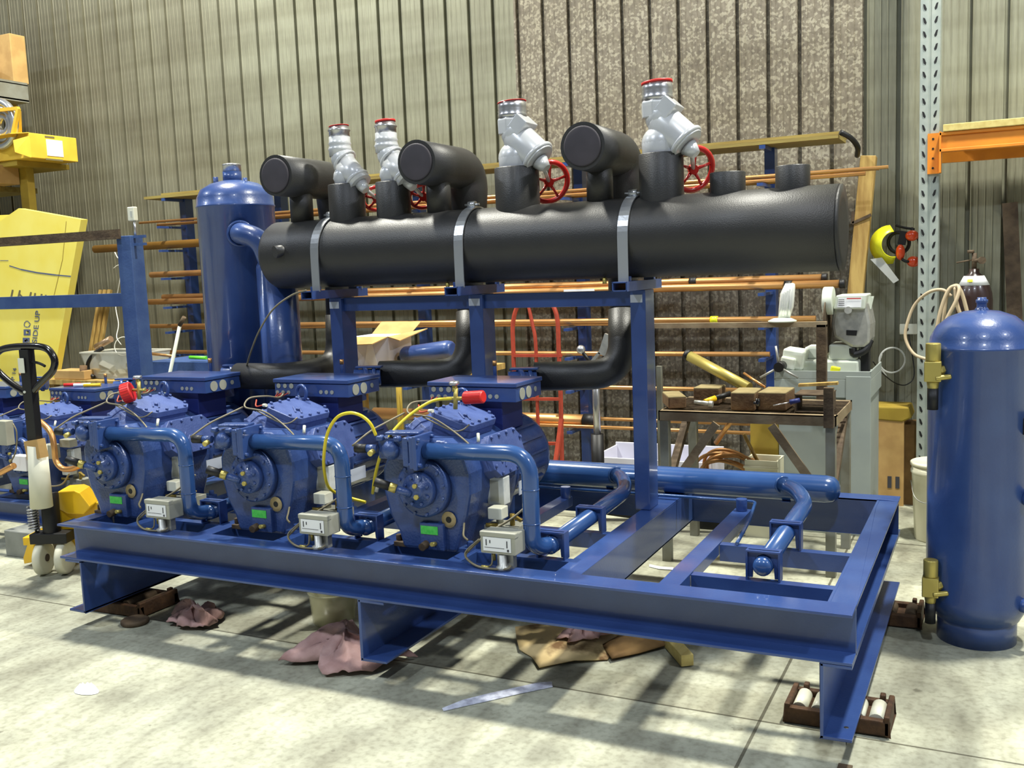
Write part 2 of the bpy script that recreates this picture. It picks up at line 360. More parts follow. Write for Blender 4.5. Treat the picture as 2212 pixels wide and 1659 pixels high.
for x0, x1 in ((-1.10, -1.022), (-1.99, -1.93), (-2.88, -2.82), (-3.78, -3.72)):
    b = MB(); b.box(x0, x1, YF+.106, 4.53, ZT-.05, ZT-.002); b.cyl((x0+.04, 4.49, ZT-.002), (x0+.04, 4.49, ZT+.055), .026, None, 12)
    b.build('cross_member', 'blue', skid, .0015)
for y in (3.50, 3.925):
    for x0, x1 in ((-1.02, -.505), (-1.93, -1.51), (-2.82, -2.42), (-3.72, -3.32), (-2.33, -1.99), (-3.235, -2.88), (-4.03, -3.78)):
        b = MB(); b.box(x0, x1, y, y+.045, ZT-.014, ZT-.006); b.box(x0, x1, y, y+.006, ZT-.075, ZT-.014); b.build('mounting_rail', 'blue', skid)
for i, (x, s) in enumerate(((-3.247, -3.17), (-2.39, -2.312), (-1.537, -1.463))):
    b = MB(); b.box(x, s, 4.36, 4.49, ZT, 1.566); p = b.build('post', 'blue', skid, .004)
    MB().box(x+.002, s-.014, 4.3585, 4.3598, 1.508, 1.544).build('white_tag', 'labelgrey', p)
    b = MB(); a0, a1 = x+.002, s-.002; y0, y1 = 4.12, 4.62; z0, z1 = 1.567, 1.61; t = .006
    b.box(a0, a1, y0, y1, z0, z0+t); b.box(a0, a1, y0, y1, z1-t, z1); b.box(a0, a0+t, y0, y1, z0, z1); b.box(a1-t, a1, y0, y1, z0, z1)
    for yy in (4.20, 4.54): b.box(a0+.01, a1-.01, yy-.012, yy+.012, z1, 1.632)
    b.build('saddle_arm', 'blue', skid, .001)
MB().box(-3.17, -2.39, 4.385, 4.45, 1.492, 1.564).build('top_rail', 'blue', skid, .003)
MB().box(-2.312, -1.537, 4.385, 4.45, 1.492, 1.564).build('top_rail', 'blue', skid, .003)
# ---------------------------------------------------------------- suction header with lagging
YD, ZD, RD = 4.37, 1.805, .182
head = thing('insulated_header', 'long horizontal black foam-lagged header drum strapped across the blue posts', 'header drum', (-2.08, YD, 1.6))
b = MB(); b.lathe((-3.575, YD, ZD), (1, 0, 0), [(.14, -.012), (.172, 0), (RD, .02), (RD, .5), (RD, 1.4), (RD, 2.3), (RD, 2.97)], 48)
b.build('lagging', 'foam', head)
b = MB(); b.lathe((-.605, YD, ZD), (1, 0, 0), [(RD-.002, 0), (RD-.002, .012), (.12, .014)], 48); b.build('end_cap', 'foam', head)
def saddle(x, r, z1, m='foam'):
    b = MB(); n = 32; vs = []
    for i in range(n):
        g = 2*PI*i/n; yy = r*math.sin(g); vs.append((x+r*math.cos(g), YD+yy, ZD+math.sqrt(max(0, RD**2-yy*yy))-.006))
    vs += [(v[0], v[1], z1) for v in vs]; vs += [(x+(v[0]-x)*.97, YD+(v[1]-YD)*.97, z1+.003) for v in vs[n:2*n]]
    b.add(vs, [(i, (i+1) % n, n+(i+1) % n, n+i) for i in range(n)], True); b.add(vs, [(n+i, n+(i+1) % n, 2*n+(i+1) % n, 2*n+i) for i in range(n)]); b.add(vs[2*n:], [tuple(range(n))])
    return b.build('branch_collar', m, head)
for x, r, z in ((-3.10, .096, 2.155), (-2.81, .089, 2.148), (-2.10, .108, 2.165), (-1.377, .100, 2.17), (-1.077, .077, 2.065), (-.798, .072, 2.072)): saddle(x, r, z)
for i, x in enumerate((-3.19, -2.335, -1.502)):
    b = MB(); w = .024; R0 = RD+.004; pts = [(-R0, -.20)]
    for k in range(0, 25):
        g = PI-PI*k/24; pts.append((R0*math.cos(g), R0*math.sin(g)))
    pts.append((R0, -.20)); vs = []
    for (yy, zz) in pts:
        d = math.hypot(yy, zz if zz > 0 else 0) or 1; o = 1+.006/R0
        vs += [(x-w, YD+yy, ZD+zz), (x+w, YD+yy, ZD+zz), (x+w, YD+yy*o, ZD+(zz*o if zz > 0 else zz)), (x-w, YD+yy*o, ZD+(zz*o if zz > 0 else zz))]
    fs = []
    for k in range(len(pts)-1):
        a = 4*k
        for j in range(4): fs.append((a+j, a+(j+1) % 4, a+4+(j+1) % 4, a+4+j))
    b.add(vs, fs, False); b.cyl((x-.02, YD-.03, ZD+RD+.018), (x+.02, YD-.03, ZD+RD+.018), .017, None, 12); b.cyl((x-.04, YD-.03, ZD+RD+.018), (x+.04, YD-.03, ZD+RD+.018), .006, None, 8)
    b.build('clamp_strap', 'alu', head)
MB().cyl((-3.40, 4.24, 1.83), (-3.435, 4.165, 1.82), .032, None, 20).build('stub_plug', 'foam', head)
# insulated suction lines: horizontal capped filter, elbow, riser, branch to compressor
for i, (x, xc, lab) in enumerate(((-3.40, -3.95, 'black lagged suction riser with capped end, nearest the blue separator vessel'), (-2.54, -3.04, 'black lagged suction riser with capped end, between the small and large silver valves'), (-1.675, -2.13, 'black lagged suction riser with capped end, between the two largest silver valves'))):
    t = thing('suction_riser', lab, 'lagged pipe', (x, YD, 1.98), 'black lagged suction risers')
    zc = 2.215; yf = 4.17; R = .106
    b = MB(); pts = [(x, yf, zc), (x, 4.45, zc)]+fil([(x, 4.46, zc), (x, 4.68, zc), (x, 4.68, 1.95)], .13)[1:]
    rs = [R]*2+[R]*(len(pts)-3)+[.092]; b.tube(pts, rs, 32, True)
    b.tube([(x, 4.68, 1.96), (x, 4.66, 1.7), (x, 4.64, 1.3)], [.075, .075, .07], 24)
    b.build('lagging', 'foam', t)
    b = MB(); b.lathe((x, yf, zc), (0, -1, 0), [(R-.016, 0), (R-.018, .006), (R-.024, .009), (0, .009)], 36); b.build('end_cap', 'cap', t)
    MB().cyl((x, YD, ZD+.165), (x, YD, zc-.05), .062, None, 24).build('branch_neck', 'foam', t)
    yb = 4.23 if i == 0 else 4.40
    P_ = [(x, 4.64, 1.46), (x, 4.62, 1.17), (x-.03, 4.235, 1.15)] if i == 0 else [(x, 4.64, 1.46), (x+.02, 4.56, 1.15)]
    b = MB(); b.tube(fil(P_+[(xc+(.15 if i == 0 else .07), yb, 1.15)], .17, 12), .072, 24); b.build('compressor_branch', 'foam', t)
# ---------------------------------------------------------------- shut-off valves on the header
def valve(x, s, z0, big, lab):
    t = thing('stop_valve', lab, 'valve', (x, YD, z0), 'silver stop valves on the black header')
    b = MB()
    if not big:
        b.lathe((x, YD, z0-.03), (0, 0, 1), [(.058, 0), (.06, .05), (.066, .065), (.05, .12), (.04, .14)], 28)
        b.sph((x-.0, YD, z0+.045), .064, (1, 1, .9), 24)
        b.cyl((x+.10, YD-.01, z0+.0), (x-.012, YD, z0+.125), .062, .058); b.torus((x+.08, YD-.01, z0+.025), (.66, -.05, -.75), .058, .010, 28, 8)
        b.sph((x-.012, YD, z0+.14), .062, (1, 1, 1), 24)
        b.torus((x-.0, YD, z0+.125), (.72, 0, -.69), .064, .008)
        b.lathe((x-.025, YD, z0+.15), (0, 0, 1), [(.058, 0), (.0595, .03), (.064, .036), (.0595, .044), (.056, .06), (.061, .066), (.056, .074), (.056, .10)], 28)
        b.build('valve_body', 'silver', t)
        b = MB(); b.lathe((x-.025, YD, z0+.25), (0, 0, 1), [(.054, 0), (.054, .028), (.059, .032), (.059, .038), (.052, .042), (.050, .058)], 28); b.build('pipe_end', 'steel', t)
        ztop = z0+.308; cap = .050; bx = V(x+.10, YD-.01, z0+.0); dr = V(.66, -.08, -.75).normalized(); hr = .07
    else:
        b.lathe((x, YD, z0-.03), (0, 0, 1), [(.082, 0), (.084, .05), (.086, .08), (.07, .12), (.05, .14)], 32)
        b.sph((x+.0, YD, z0+.05), .086, (1, 1, .92), 28)
        b.cyl((x+.13, YD-.01, z0+.03), (x+.0, YD, z0+.16), .080, .074, 28); b.torus((x+.118, YD-.01, z0+.045), (.7, -.05, -.7), .078, .012, 32, 8)
        b.sph((x+.01, YD, z0+.165), .078, (1, 1, 1), 24)
        b.obox((x+.045, YD-.01, z0+.195), (.07, .13, .08), 0, .75, 0)
        b.lathe((x-.012, YD, z0+.16), (0, 0, 1), [(.074, 0), (.076, .05), (.076, .068), (.070, .076)], 8, False)
        b.build('valve_body', 'silver', t, .004)
        b = MB(); b.lathe((x-.012, YD, z0+.235), (0, 0, 1), [(.070, 0), (.070, .02), (.067, .024), (.070, .034), (.067, .042), (.069, .05), (.067, .078)], 32); b.build('pipe_end', 'steel', t)
        ztop = z0+.313; cap = .067; bx = V(x+.13, YD-.01, z0+.02); dr = V(.7, -.08, -.7).normalized(); hr = .098
    # plastic protection cap standing slightly open at the left
    MB().lathe((x-(.025 if not big else .012), YD, ztop-.003), (-.08, 0, 1), [(cap+.003, 0), (cap+.003, .010 if x in (-2.81, -1.377) else .003), (cap-.01, .013 if x in (-2.81, -1.377) else .004)], 28).build('dust_cap', 'redplastic', t)
    hc = V(x+.10, YD+.13, z0-.07) if not big else V(x+.11, YD+.13, z0-.065); ax = V(.62, -.62, -.30).normalized() if big else V(.55, -.6, -.55).normalized()
    b = MB(); b.cyl(bx, bx+dr*.05, .036*(1.2 if big else 1), .022, 20); b.cyl(bx+dr*.02, hc, .010, None, 10); b.build('bonnet', 'silver', t)
    b = MB(); b.torus(hc, ax, hr, .010 if not big else .0135, 32, 8); b.cyl(hc-ax*.014, hc+ax*.014, .022, None, 16)
    a, c = b.frame(ax)
    for k in range(5):
        g = 2*PI*k/5+.3; d = a*math.cos(g)+c*math.sin(g); b.tube([hc+d*.015, hc+d*hr*.55+ax*.006, hc+d*hr], [.010, .006, .008], 8)
    b.build('handwheel', 'red', t)
valve(-3.10, 1, 2.155, False, 'silver angle valve standing nearest the left end of the black header')
valve(-2.81, 1, 2.148, False, 'smaller silver valve with raised red cap, second from the left end of the header')
valve(-2.10, 1, 2.165, True, 'large silver valve with round red handwheel right of the middle lagged riser')
valve(-1.377, 1, 2.17, True, 'largest silver valve with red-rimmed top standing furthest right on header')
# ---------------------------------------------------------------- discharge / oil manifold and vessels
man = thing('discharge_manifold', 'thick horizontal glossy blue pipe along the back of the skid', 'pipe', (-2.3, 4.75, ZT))
b = MB(); b.lathe((-3.74, 4.75, .592), (1, 0, 0), [(.02, -.03), (.05, -.018), (.066, .01), (.066, 3.02), (.060, 3.055), (.042, 3.075), (.015, 3.085)], 32); b.build('pipe_shell', 'pipeblue', man)
for x in (-.9, -1.8, -2.7, -3.6): MB().box(x-.02, x+.02, 4.70, 4.80, ZT-.001, .53).build('saddle_foot', 'blue', man)
b = MB(); b.tube(fil([(-4.0, 4.60, .545), (-1.02, 4.60, .545), (-.98, 4.30, .535), (-.95, 3.93, .53)], .03, 5), .008, 8); b.build('oil_line', 'pipeblue', man)
def branch(x, lab, j):
    t = thing('discharge_branch', lab, 'pipe', (x, 3.5, ZT-.006), 'blue branch pipes running to the rear manifold')
    b = MB(); b.tube(fil([(x-.16, 4.71, .612), (x-.06, 4.55, .622), (x, 4.40, .60), (x, 3.51, .578)], .14), .036, 20); b.sph((x, 3.51, .578), .0362, (1, .8, 1), 20)
    b.build('pipe_run', 'pipeblue', t)
    b = MB(); b.torus((x-.155, 4.70, .612), (.6, -.8, 0), .038, .006); b.build('weld_collar', 'pipeblue', t)
    for y in (3.53, 3.95):
        b = MB()
        b.prism([(-.055, -.055), (-.055, .05), (.055, .05), (.055, -.055), (.04, -.055), (.036, 0), (.025, .027), (0, .036), (-.025, .027), (-.036, 0), (-.04, -.055)], (x, y-.004, .583), (1, 0, 0), (0, 0, 1), (0, .008, 0))
        b.box(x-.055, x+.055, y-.02, y+.03, .627, .633); b.box(x+.055, x+.062, y-.02, y+.03, ZT-.006, .633); b.box(x-.062, x-.055, y-.02, y+.03, ZT-.006, .633)
        b.build('pipe_bracket', 'blue', t)
branch(-.755, 'free blue branch pipe with capped end in the empty right bay of skid', 0)
branch(-1.60, 'blue branch pipe beside the right-hand compressor, ball end showing', 1)
branch(-2.49, 'blue branch pipe low between the middle and right-hand compressors', 2)
branch(-3.39, 'blue branch pipe low between the left and middle compressors', 3)
ves = thing('oil_separator', 'tall blue domed vessel with bare metal neck behind the left compressor', 'pressure vessel', (-4.03, 4.56, ZT))
x, y = -4.035, 4.57; b = MB(); r = .222
b.lathe((x, y, .60), (0, 0, 1), [(.05, -.06), (.15, -.03), (r, .04), (r, 1.50), (r+.004, 1.503), (r+.004, 1.512), (r, 1.515), (r-.004, 1.56), (r*.88, 1.605), (r*.62, 1.64), (r*.3, 1.658), (.0, 1.662)], 48); b.build('shell', 'blue', ves)
MB().cyl((x, y, ZT), (x, y, .60), .10).build('skirt', 'blue', ves)
MB().cyl((x-.01, y, 2.245), (x-.01, y, 2.31), .054).build('top_nozzle', 'blue', ves)
MB().lathe((x-.01, y, 2.31), (0, 0, 1), [(.053, 0), (.053, .035), (.056, .038), (.05, .045)], 28).build('bare_pipe_end', 'steel', ves)
b = MB(); b.cyl((x-.11, y-.03, 2.21), (x-.11, y-.03, 2.285), .015, None, 12); b.cyl((x+.11, y-.03, 2.20), (x+.11, y-.03, 2.265), .013, None, 12); b.build('gauge_stub', 'blue', ves)
b = MB(); b.tube(fil([(-3.88, 4.42, 1.94), (-3.80, 4.33, 1.94), (-3.66, 4.33, 1.90), (-3.64, 4.40, 1.68)], .09), .060, 24); b.torus((-3.865, 4.40, 1.94), (.6, -.8, 0), .068, .009); b.build('elbow_pipe', 'blue', ves)
b = MB(); b.cyl((-3.64, 4.42, .60), (-3.64, 4.42, 1.74), .112, None, 32); b.sph((-3.64, 4.42, 1.74), .112, (1, 1, .6), 28); b.build('drop_leg', 'blue', ves)
# ---------------------------------------------------------------- compressors
def make_compressor(label, group):
    R = thing('compressor', label, 'compressor', (0, 0, 0), group)
    b = MB(); out = [(-.13, .0), (.13, .0), (.15, .06), (.185, .16), (.205, .25), (.205, .34), (.18, .42), (.09, .47), (-.08, .47), (-.17, .43), (-.215, .34), (-.215, .24), (-.19, .14), (-.15, .07)]
    b.prism(out, (0, .06, 0), (1, 0, 0), (0, 0, 1), (0, .46, 0)); b.build('crankcase', 'castblue', R, .014)
    c = (0, 0, .273); b = MB(); b.lathe(c, (0, 1, 0), [(.112, .018), (.122, .026), (.124, .062)], 40)
    for k in range(12):
        g = 2*PI*k/12+.2; b.cyl((.108*math.cos(g), .01, .273+.108*math.sin(g)), (.108*math.cos(g), .022, .273+.108*math.sin(g)), .007, None, 6)
    b.build('front_cover', 'castblue', R)
    b = MB(); b.lathe(c, (0, 1, 0), [(.03, -.034), (.032, -.02), (.070, -.016), (.075, -.008), (.075, .02)], 32)
    for k in range(8):
        g = 2*PI*k/8+.4; b.cyl((.058*math.cos(g), -.027, .273+.058*math.sin(g)), (.058*math.cos(g), -.014, .273+.058*math.sin(g)), .0065, None, 6)
    b.build('oil_pump', 'castblue', R)
    b = MB(); b.cyl((.005, -.03, .298), (.005, -.045, .298), .010, None, 6); b.cyl((.01, -.03, .252), (.01, -.045, .252), .011, None, 6); b.build('brass_plug', 'brass', R)
    b = MB(); b.cyl((-.02, -.03, .262), (-.075, -.055, .285), .016, None, 12); b.slot(1).cyl((-.075, -.055, .285), (-.10, -.066, .296), .020, None, 6); b.slot(2).cyl((-.10, -.066, .296), (-.155, -.09, .318), .019, None, 14)
    b.build('oil_sensor', ['castblue', 'brass', 'black'], R)
    b = MB(); b.lathe((.105, .052, .143), (0, -1, 0), [(.034, 0), (.034, -.002), (.033, .0), (.013, .001)], 28); b.slot(1).cyl((.105, .0515, .143), (.105, .0505, .143), .0135, None, 20); b.build('sight_glass', ['tan', 'black'], R)
    # lower box of the sump
    b = MB(); b.box(-.03, .085, .035, .07, .01, .125); b.build('sump_cover', 'castblue', R, .005)
    MB().box(-.022, .06, .0325, .0348, .078, .113).build('green_sticker', 'green', R)
    b = MB(); b.cyl((.0, .04, .035), (.0, .0, .03), .017, None, 10); b.slot(1).cyl((.045, .035, .04), (.045, .005, .045), .010, None, 6); b.build('drain_fitting', ['rust', 'brass'], R)
    # cylinder heads: (centre x, z, tilt to +x, half width)
    for hx, hz, tl, hw, y0, y1 in ((.035, .515, .32, .098, .19, .48), (.215, .375, 1.25, .085, .19, .50), (-.175, .435, -.95, .095, .19, .48)):
        n = V(math.sin(tl), 0, math.cos(tl)); u = V(math.cos(tl), 0, -math.sin(tl)); q = V(hx, 0, hz)
        b = MB(); p8 = [(-hw, y0+.04), (-hw+.035, y0), (hw-.035, y0), (hw, y0+.04), (hw, y1-.04), (hw-.035, y1), (-hw+.035, y1), (-hw, y1-.04)]
        b.prism(p8, q-n*.075, u, (0, 1, 0), n*.075)
        b.prism([(a*1.07, y0-.006 if yy < .3 and False else yy) for a, yy in p8], q, u, (0, 1, 0), n*.03)
        for a, yy in [(sx*(hw-.006), y0+.05+k*(y1-y0-.10)/3) for sx in (-1, 1) for k in range(4)]+[(sx*(hw-.045), e) for sx in (-1, 1) for e in (y0+.013, y1-.013)]:
            e = q+u*a+V(0, yy, 0)+n*.03; b.cyl(e-n*.002, e+n*.011, .0085, None, 6)
        b.cyl(q+u*.02+V(0, .3, 0)+n*.03, q+u*.02+V(0, .3, 0)+n*.042, .010, None, 6); b.prism([(.0, .33), (.055, .28), (.06, .288), (.005, .338)], q+n*.03, u, (0, 1, 0), n*.006); b.prism([(-.02, .31), (.035, .26), (.04, .268), (-.015, .318)], q+n*.03, u, (0, 1, 0), n*.006)
        b.build('cylinder_head', 'headblue', R, .003)
    b = MB(); b.lathe((0, .50, .273), (0, 1, 0), [(.205, 0), (.212, .02), (.198, .05), (.195, .33), (.204, .35), (.20, .38), (.15, .43), (.06, .45)], 44)
    for k in range(7):
        g = -.5+k*.33; d = V(math.cos(g), 0, math.sin(g)); b.beam(V(0, .54, .273)+d*.197, V(0, .84, .273)+d*.197, .010, .022, d)
    b.build('motor_housing', 'castblue', R)
    b = MB(); b.box(-.10, .13, .53, .74, .43, .574); b.build('terminal_neck', 'darkblue', R, .004)
    tb = MB().box(-.232, .217, .50, .768, .573, .638).build('terminal_box', 'blue', R, .003)
    b = MB(); b.box(-.238, .223, .494, .774, .640, .660); b.build('lid', 'blue', tb, .004)
    for x, z, r in ((.055, .598, .010), (.088, .598, .010), (.121, .598, .010), (-.205, .625, .012), (-.165, .625, .011), (-.125, .625, .013), (-.215, .592, .010), (-.18, .592, .010), (-.145, .592, .010)):
        MB().cyl((x, .500, z), (x, .496, z), r, None, 16).build('cable_plug', 'greybox', tb)
    for y, z, r in ((.560, .606, .027), (.628, .606, .027), (.70, .610, .012)): MB().cyl((.217, y, z), (.2205, y, z), r, None, 24).build('cable_plug', 'greybox', tb)
    b = MB(); b.torus((-.03, .455, .598), (.25, 1, 0), .036, .009, 24, 8); b.cyl((-.03, .455, .575), (-.03, .455, .54), .014, None, 12); b.build('lifting_eye', 'blue', R)
    b = MB(); b.box(-.19, -.05, .0, .075, .395, .485); b.sph((-.125, -.005, .435), .042, (1, .8, 1)); b.box(-.05, -.022, -.035, .08, .375, .495)
    for x in (-.17, -.085): b.cyl((x, -.012, .475), (x, -.012, .495), .018, None, 6); b.cyl((x, .0, .475), (x, .0, .497), .012, None, 8)
    b.obox((-.08, .035, .505), (.15, .07, .012), 0, 0, .25)
    b.build('discharge_valve', 'castblue', R, .006)
    b = MB(); b.cyl((-.19, -.01, .44), (-.235, -.02, .44), .017, None, 12); b.slot(1).cyl((-.235, -.02, .44), (-.285, -.03, .441), .019, None, 14); b.slot(2).cyl((-.20, -.02, .432), (-.20, -.05, .424), .012, None, 10); b.build('valve_spindle', ['castblue', 'black', 'brass'], R)
    b = MB(); b.box(-.012, .008, -.045, .085, .37, .50); b.slot(1).box(.008, .026, -.05, .09, .365, .505)
    b.slot(0); [b.cyl((-.02, yy, zz), (.04, yy, zz), .009, None, 6) for yy in (-.035, .072) for zz in (.385, .488)]
    b.build('discharge_flange', ['blue', 'blue'], R, .003)
    b = MB(); b.box(-.20, .02, .80, .90, .60, .645); b.cyl((.0, .86, .625), (.12, .93, .625), .045, None, 20); b.cyl((.05, .87, .625), (.065, .885, .625), .055, None, 20); b.cyl((.085, .905, .625), (.1, .915, .625), .055, None, 20); b.obox((.07, .90, .68), (.14, .05, .012), 0, 0, .3)
    b.cyl((-.06, .84, .64), (-.06, .84, .70), .010, None, 8); b.box(-.14, .03, .76, .92, .50, .60); b.build('suction_valve', 'blue', R, .005)
    MB().cyl((-.06, .84, .70), (-.06, .84, .725), .011, None, 8).build('brass_port', 'copper', R)
    b = MB(); b.tube(spl([(-.17, .50, .592), (-.16, .44, .575), (-.12, .30, .60), (-.155, .22, .60), (-.14, .17, .565), (-.02, .15, .553), (.06, .16, .51), (.16, .13, .46), (.20, .11, .43)], 6), .0042, 8); b.tube(spl([(-.06, .155, .553), (.07, .16, .50), (.12, .17, .50), (.14, .20, .52)], 5), .0035, 6); b.build('sensor_cable', 'cable', R)
    b = MB(); b.tube(spl([(-.30, -.03, .45), (-.26, .05, .50), (-.22, .12, .53), (-.18, .2, .56)], 5), .0045, 8); b.build('sensor_cable', 'cable', R)
    b = MB(); b.tube(spl([(-.13, .24, .59), (-.10, .2, .566), (-.06, .2, .572)], 4), .0035, 6); b.tube(spl([(-.21, .495, .59), (-.22, .48, .565), (-.18, .485, .59), (-.19, .48, .57), (-.14, .49, .59)], 4), .003, 6); b.build('red_wire', 'cablered', R)
    MB().cyl((.185, .19, .485), (.196, .17, .455), .007, None, 8).build('wire_connector', 'plastic_w', R); MB().cyl((-.055, .2, .572), (-.03, .19, .574), .008, None, 8).build('wire_connector', 'plastic_w', R)
    for x in (-.15, .15):
        for y in (.10, .53):
            b = MB(); b.box(x-.035, x+.035, y-.03, y+.03, .0, .02); b.cyl((x+(.025 if x > 0 else -.025), y, .02), (x+(.025 if x > 0 else -.025), y, .045), .014, None, 6); b.build('foot', 'rust' if x < 0 else 'castblue', R, .002)
    # oil level controller on the right of the sump
    ctl = MB(); ctl.box(.19, .27, .24, .30, .17, .29); b_ = ctl.build('oil_regulator', 'milky', R, .004)
    MB().box(.205, .245, .238, .2395, .185, .275).build('grey_plate', 'greybox', b_)
    MB().box(.225, .29, .17, .235, .125, .175).build('solenoid_coil', 'plastic_w', R, .004)
    b = MB(); b.cyl((.23, .27, .17), (.23, .27, .08), .016, None, 10); b.box(.18, .34, .22, .32, .03, .085); b.slot(1); b.cyl((.30, .25, .085), (.30, .25, .135), .011, None, 6); b.cyl((.255, .2, .095), (.215, .17, .10), .009, None, 6); b.obox((.33, .24, .12), (.04, .015, .012), 0, .5, 0); b.build('oil_manifold', ['greybox', 'brassdull'], R)
    b = MB(); b.cyl((.155, .12, .205), (.17, .10, .225), .010, None, 6); b.cyl((.165, .115, .20), (.15, .10, .18), .007, None, 6); b.slot(1); b.tube(spl([(.158, .11, .195), (.165, .08, .15), (.175, .05, .11), (.19, .02, .09), (.22, .0, .08)], 5), .0045, 8)
    b.build('oil_capillary', ['brassdull', 'cable'], R)
    MB().obox((.245, .5, .20), (.004, .13, .06), 0, 0, -.0).build('rating_plate', 'labelgrey', R)
    return R
c1 = make_compressor('blue compressor under the large black cap, with red disc knob on its head', 'blue six-cylinder compressors')
names = {'c2': 'blue compressor in the middle of the three on the front skid', 'c3': 'blue compressor nearest the empty bay, with red gauge knob and yellow hose on top'}
c1['label'] = 'blue compressor at the left end of the front skid, red disc knob on top'
c2 = copy_tree(c1); c2['label'] = names['c2']; c3 = copy_tree(c1); c3['label'] = names['c3']
ZR = ZT-.006
for c, x in ((c1, -3.95), (c2, -3.04), (c3, -2.135)): c.location = (x, 3.40, ZR)
c4 = copy_tree(c1); c4['label'] = 'blue compressor on the far left skid just behind the pallet truck handle'; c4.location = (-5.80, 4.28, .31)
c5 = copy_tree(c1); c5['label'] = 'blue compressor cut off by the left edge of the photo on far skid'; c5.location = (-6.72, 4.28, .31)
# ---------------------------------------------------------------- discharge pipes of the three compressors
for i, (x, xe, lab) in enumerate(((-3.95, -3.43, 'blue elbowed discharge pipe on the left compressor'), (-3.04, -2.53, 'blue elbowed discharge pipe with bright highlight on the middle compressor'), (-2.135, -1.635, 'blue elbowed discharge pipe on the right compressor ending beside the bay'))):
    t = thing('discharge_pipe', lab, 'pipe', (x+.1, 3.42, .96), 'blue elbowed discharge pipes on the compressors')
    zc = ZR+.435; b = MB(); b.tube(fil([(x+.03, 3.42, zc), (xe, 3.42, zc+.012), (xe, 3.42, .585), (xe+.04, 3.55, .578)], .10, 10), .034, 24)
    b.torus((xe, 3.42, zc-.13), (0, 0, 1), .034, .0025, 24, 6); b.torus((xe, 3.42, .69), (0, 0, 1), .034, .0025, 24, 6); b.build('pipe_run', 'pipeblue', t)
# ---------------------------------------------------------------- pressure switches on the front beam
for i, (x, lab) in enumerate(((-3.515, 'grey pressure switch box on the front beam below the left compressor'), (-2.612, 'grey pressure switch box on the front beam below the middle compressor'), (-1.727, 'grey pressure switch box on the front beam below the right compressor'))):
    t = thing('pressure_switch', lab, 'switch box', (x, 3.32, ZT), 'grey pressure switches along the front beam')
    b = MB(); b.box(x-.076, x+.076, 3.30, 3.39, .588, .672); b.box(x-.078, x+.078, 3.298, 3.33, .655, .676); b.build('housing', 'greybox', t, .004)
    p = MB().box(x-.062, x+.058, 3.2965, 3.2985, .600, .655).build('face_plate', 'label', t)
    b = MB(); b.box(x-.05, x-.046, 3.295, 3.2965, .622, .646); b.box(x-.034, x-.030, 3.295, 3.2965, .632, .644); b.box(x+.04, x+.044, 3.295, 3.2965, .618, .645); b.box(x+.042, x+.050, 3.295, 3.2965, .603, .612); b.box(x-.056, x+.03, 3.2955, 3.2965, .6135, .6150); b.build('scale_marks', 'ink', p)
    b = MB(); b.box(x-.02, x+.05, 3.33, 3.36, ZT, .59); b.lathe((x+.015, 3.31, ZT), (0, 0, 1), [(.028, 0), (.028, .012), (.016, .018), (.016, .06)], 16); b.build('bracket', 'zinc', t)
    b = MB(); b.tube(spl([(x+.05, 3.31, .545), (x+.03, 3.29, ZT+.008), (x-.08, 3.29, ZT+.006), (x-.155, 3.32, ZT+.03), (x-.155, 3.36, .58), (x-.09, 3.40, .64), (x+.0, 3.45, .70), (x+.06, 3.5, .76)], 6), .005, 8)
    b.tube(spl([(x-.03, 3.31, .59), (x-.035, 3.30, .54), (x-.10, 3.30, ZT+.008), (x-.165, 3.33, ZT+.04), (x-.12, 3.37, .62)], 6), .0035, 6); b.build('capillary_tube', 'cable', t)
    MB().cyl((x-.04, 3.34, .59), (x-.04, 3.34, .55), .008, None, 8).build('brass_fitting', 'brass', t); MB().cyl((x-.07, 3.292, ZT+.008), (x-.04, 3.292, ZT+.008), .007, None, 8).build('brass_fitting', 'brass', t)
# ---------------------------------------------------------------- yellow charging hoses and red-capped valves
t = thing('charging_hose', 'yellow hose arching from the red gauge knob down between compressors', 'hose', at(1000, 862, Y=3.6), 'yellow charging hoses')
b = MB(); b.tube(spl([at(978, 861, Y=3.62), at(935, 866, Y=3.58), at(890, 893, Y=3.52), at(855, 925, Y=3.46), at(835, 955, Y=3.42), at(820, 990, Y=3.44), at(810, 1030, Y=3.48), at(805, 1066, Y=3.52)], 8), .007, 10); b.build('hose_tube', 'yellowhose', t)
b = MB(); p0 = at(985, 861, Y=3.62); b.cyl(p0-V(.02, 0, 0), p0+V(.02, 0, -.002), .0075, None, 10); b.build('hose_coupling', 'brass', t)
t = thing('charging_hose', 'looped yellow hose in front of the middle compressor discharge pipe', 'hose', at(755, 893, Y=3.36), 'yellow charging hoses')
b = MB(); b.tube(spl([at(810, 1048, Y=3.6), at(812, 940, Y=3.36), at(800, 915, Y=3.34), at(780, 898, Y=3.33), at(755, 892, Y=3.33), at(728, 902, Y=3.33), at(708, 935, Y=3.34), at(700, 980, Y=3.36), at(701, 1020, Y=3.42), at(712, 1055, Y=3.5), at(745, 1072, Y=3.6), at(790, 1085, Y=3.62)][1:], 8), .007, 10); b.build('hose_tube', 'yellowhose', t)
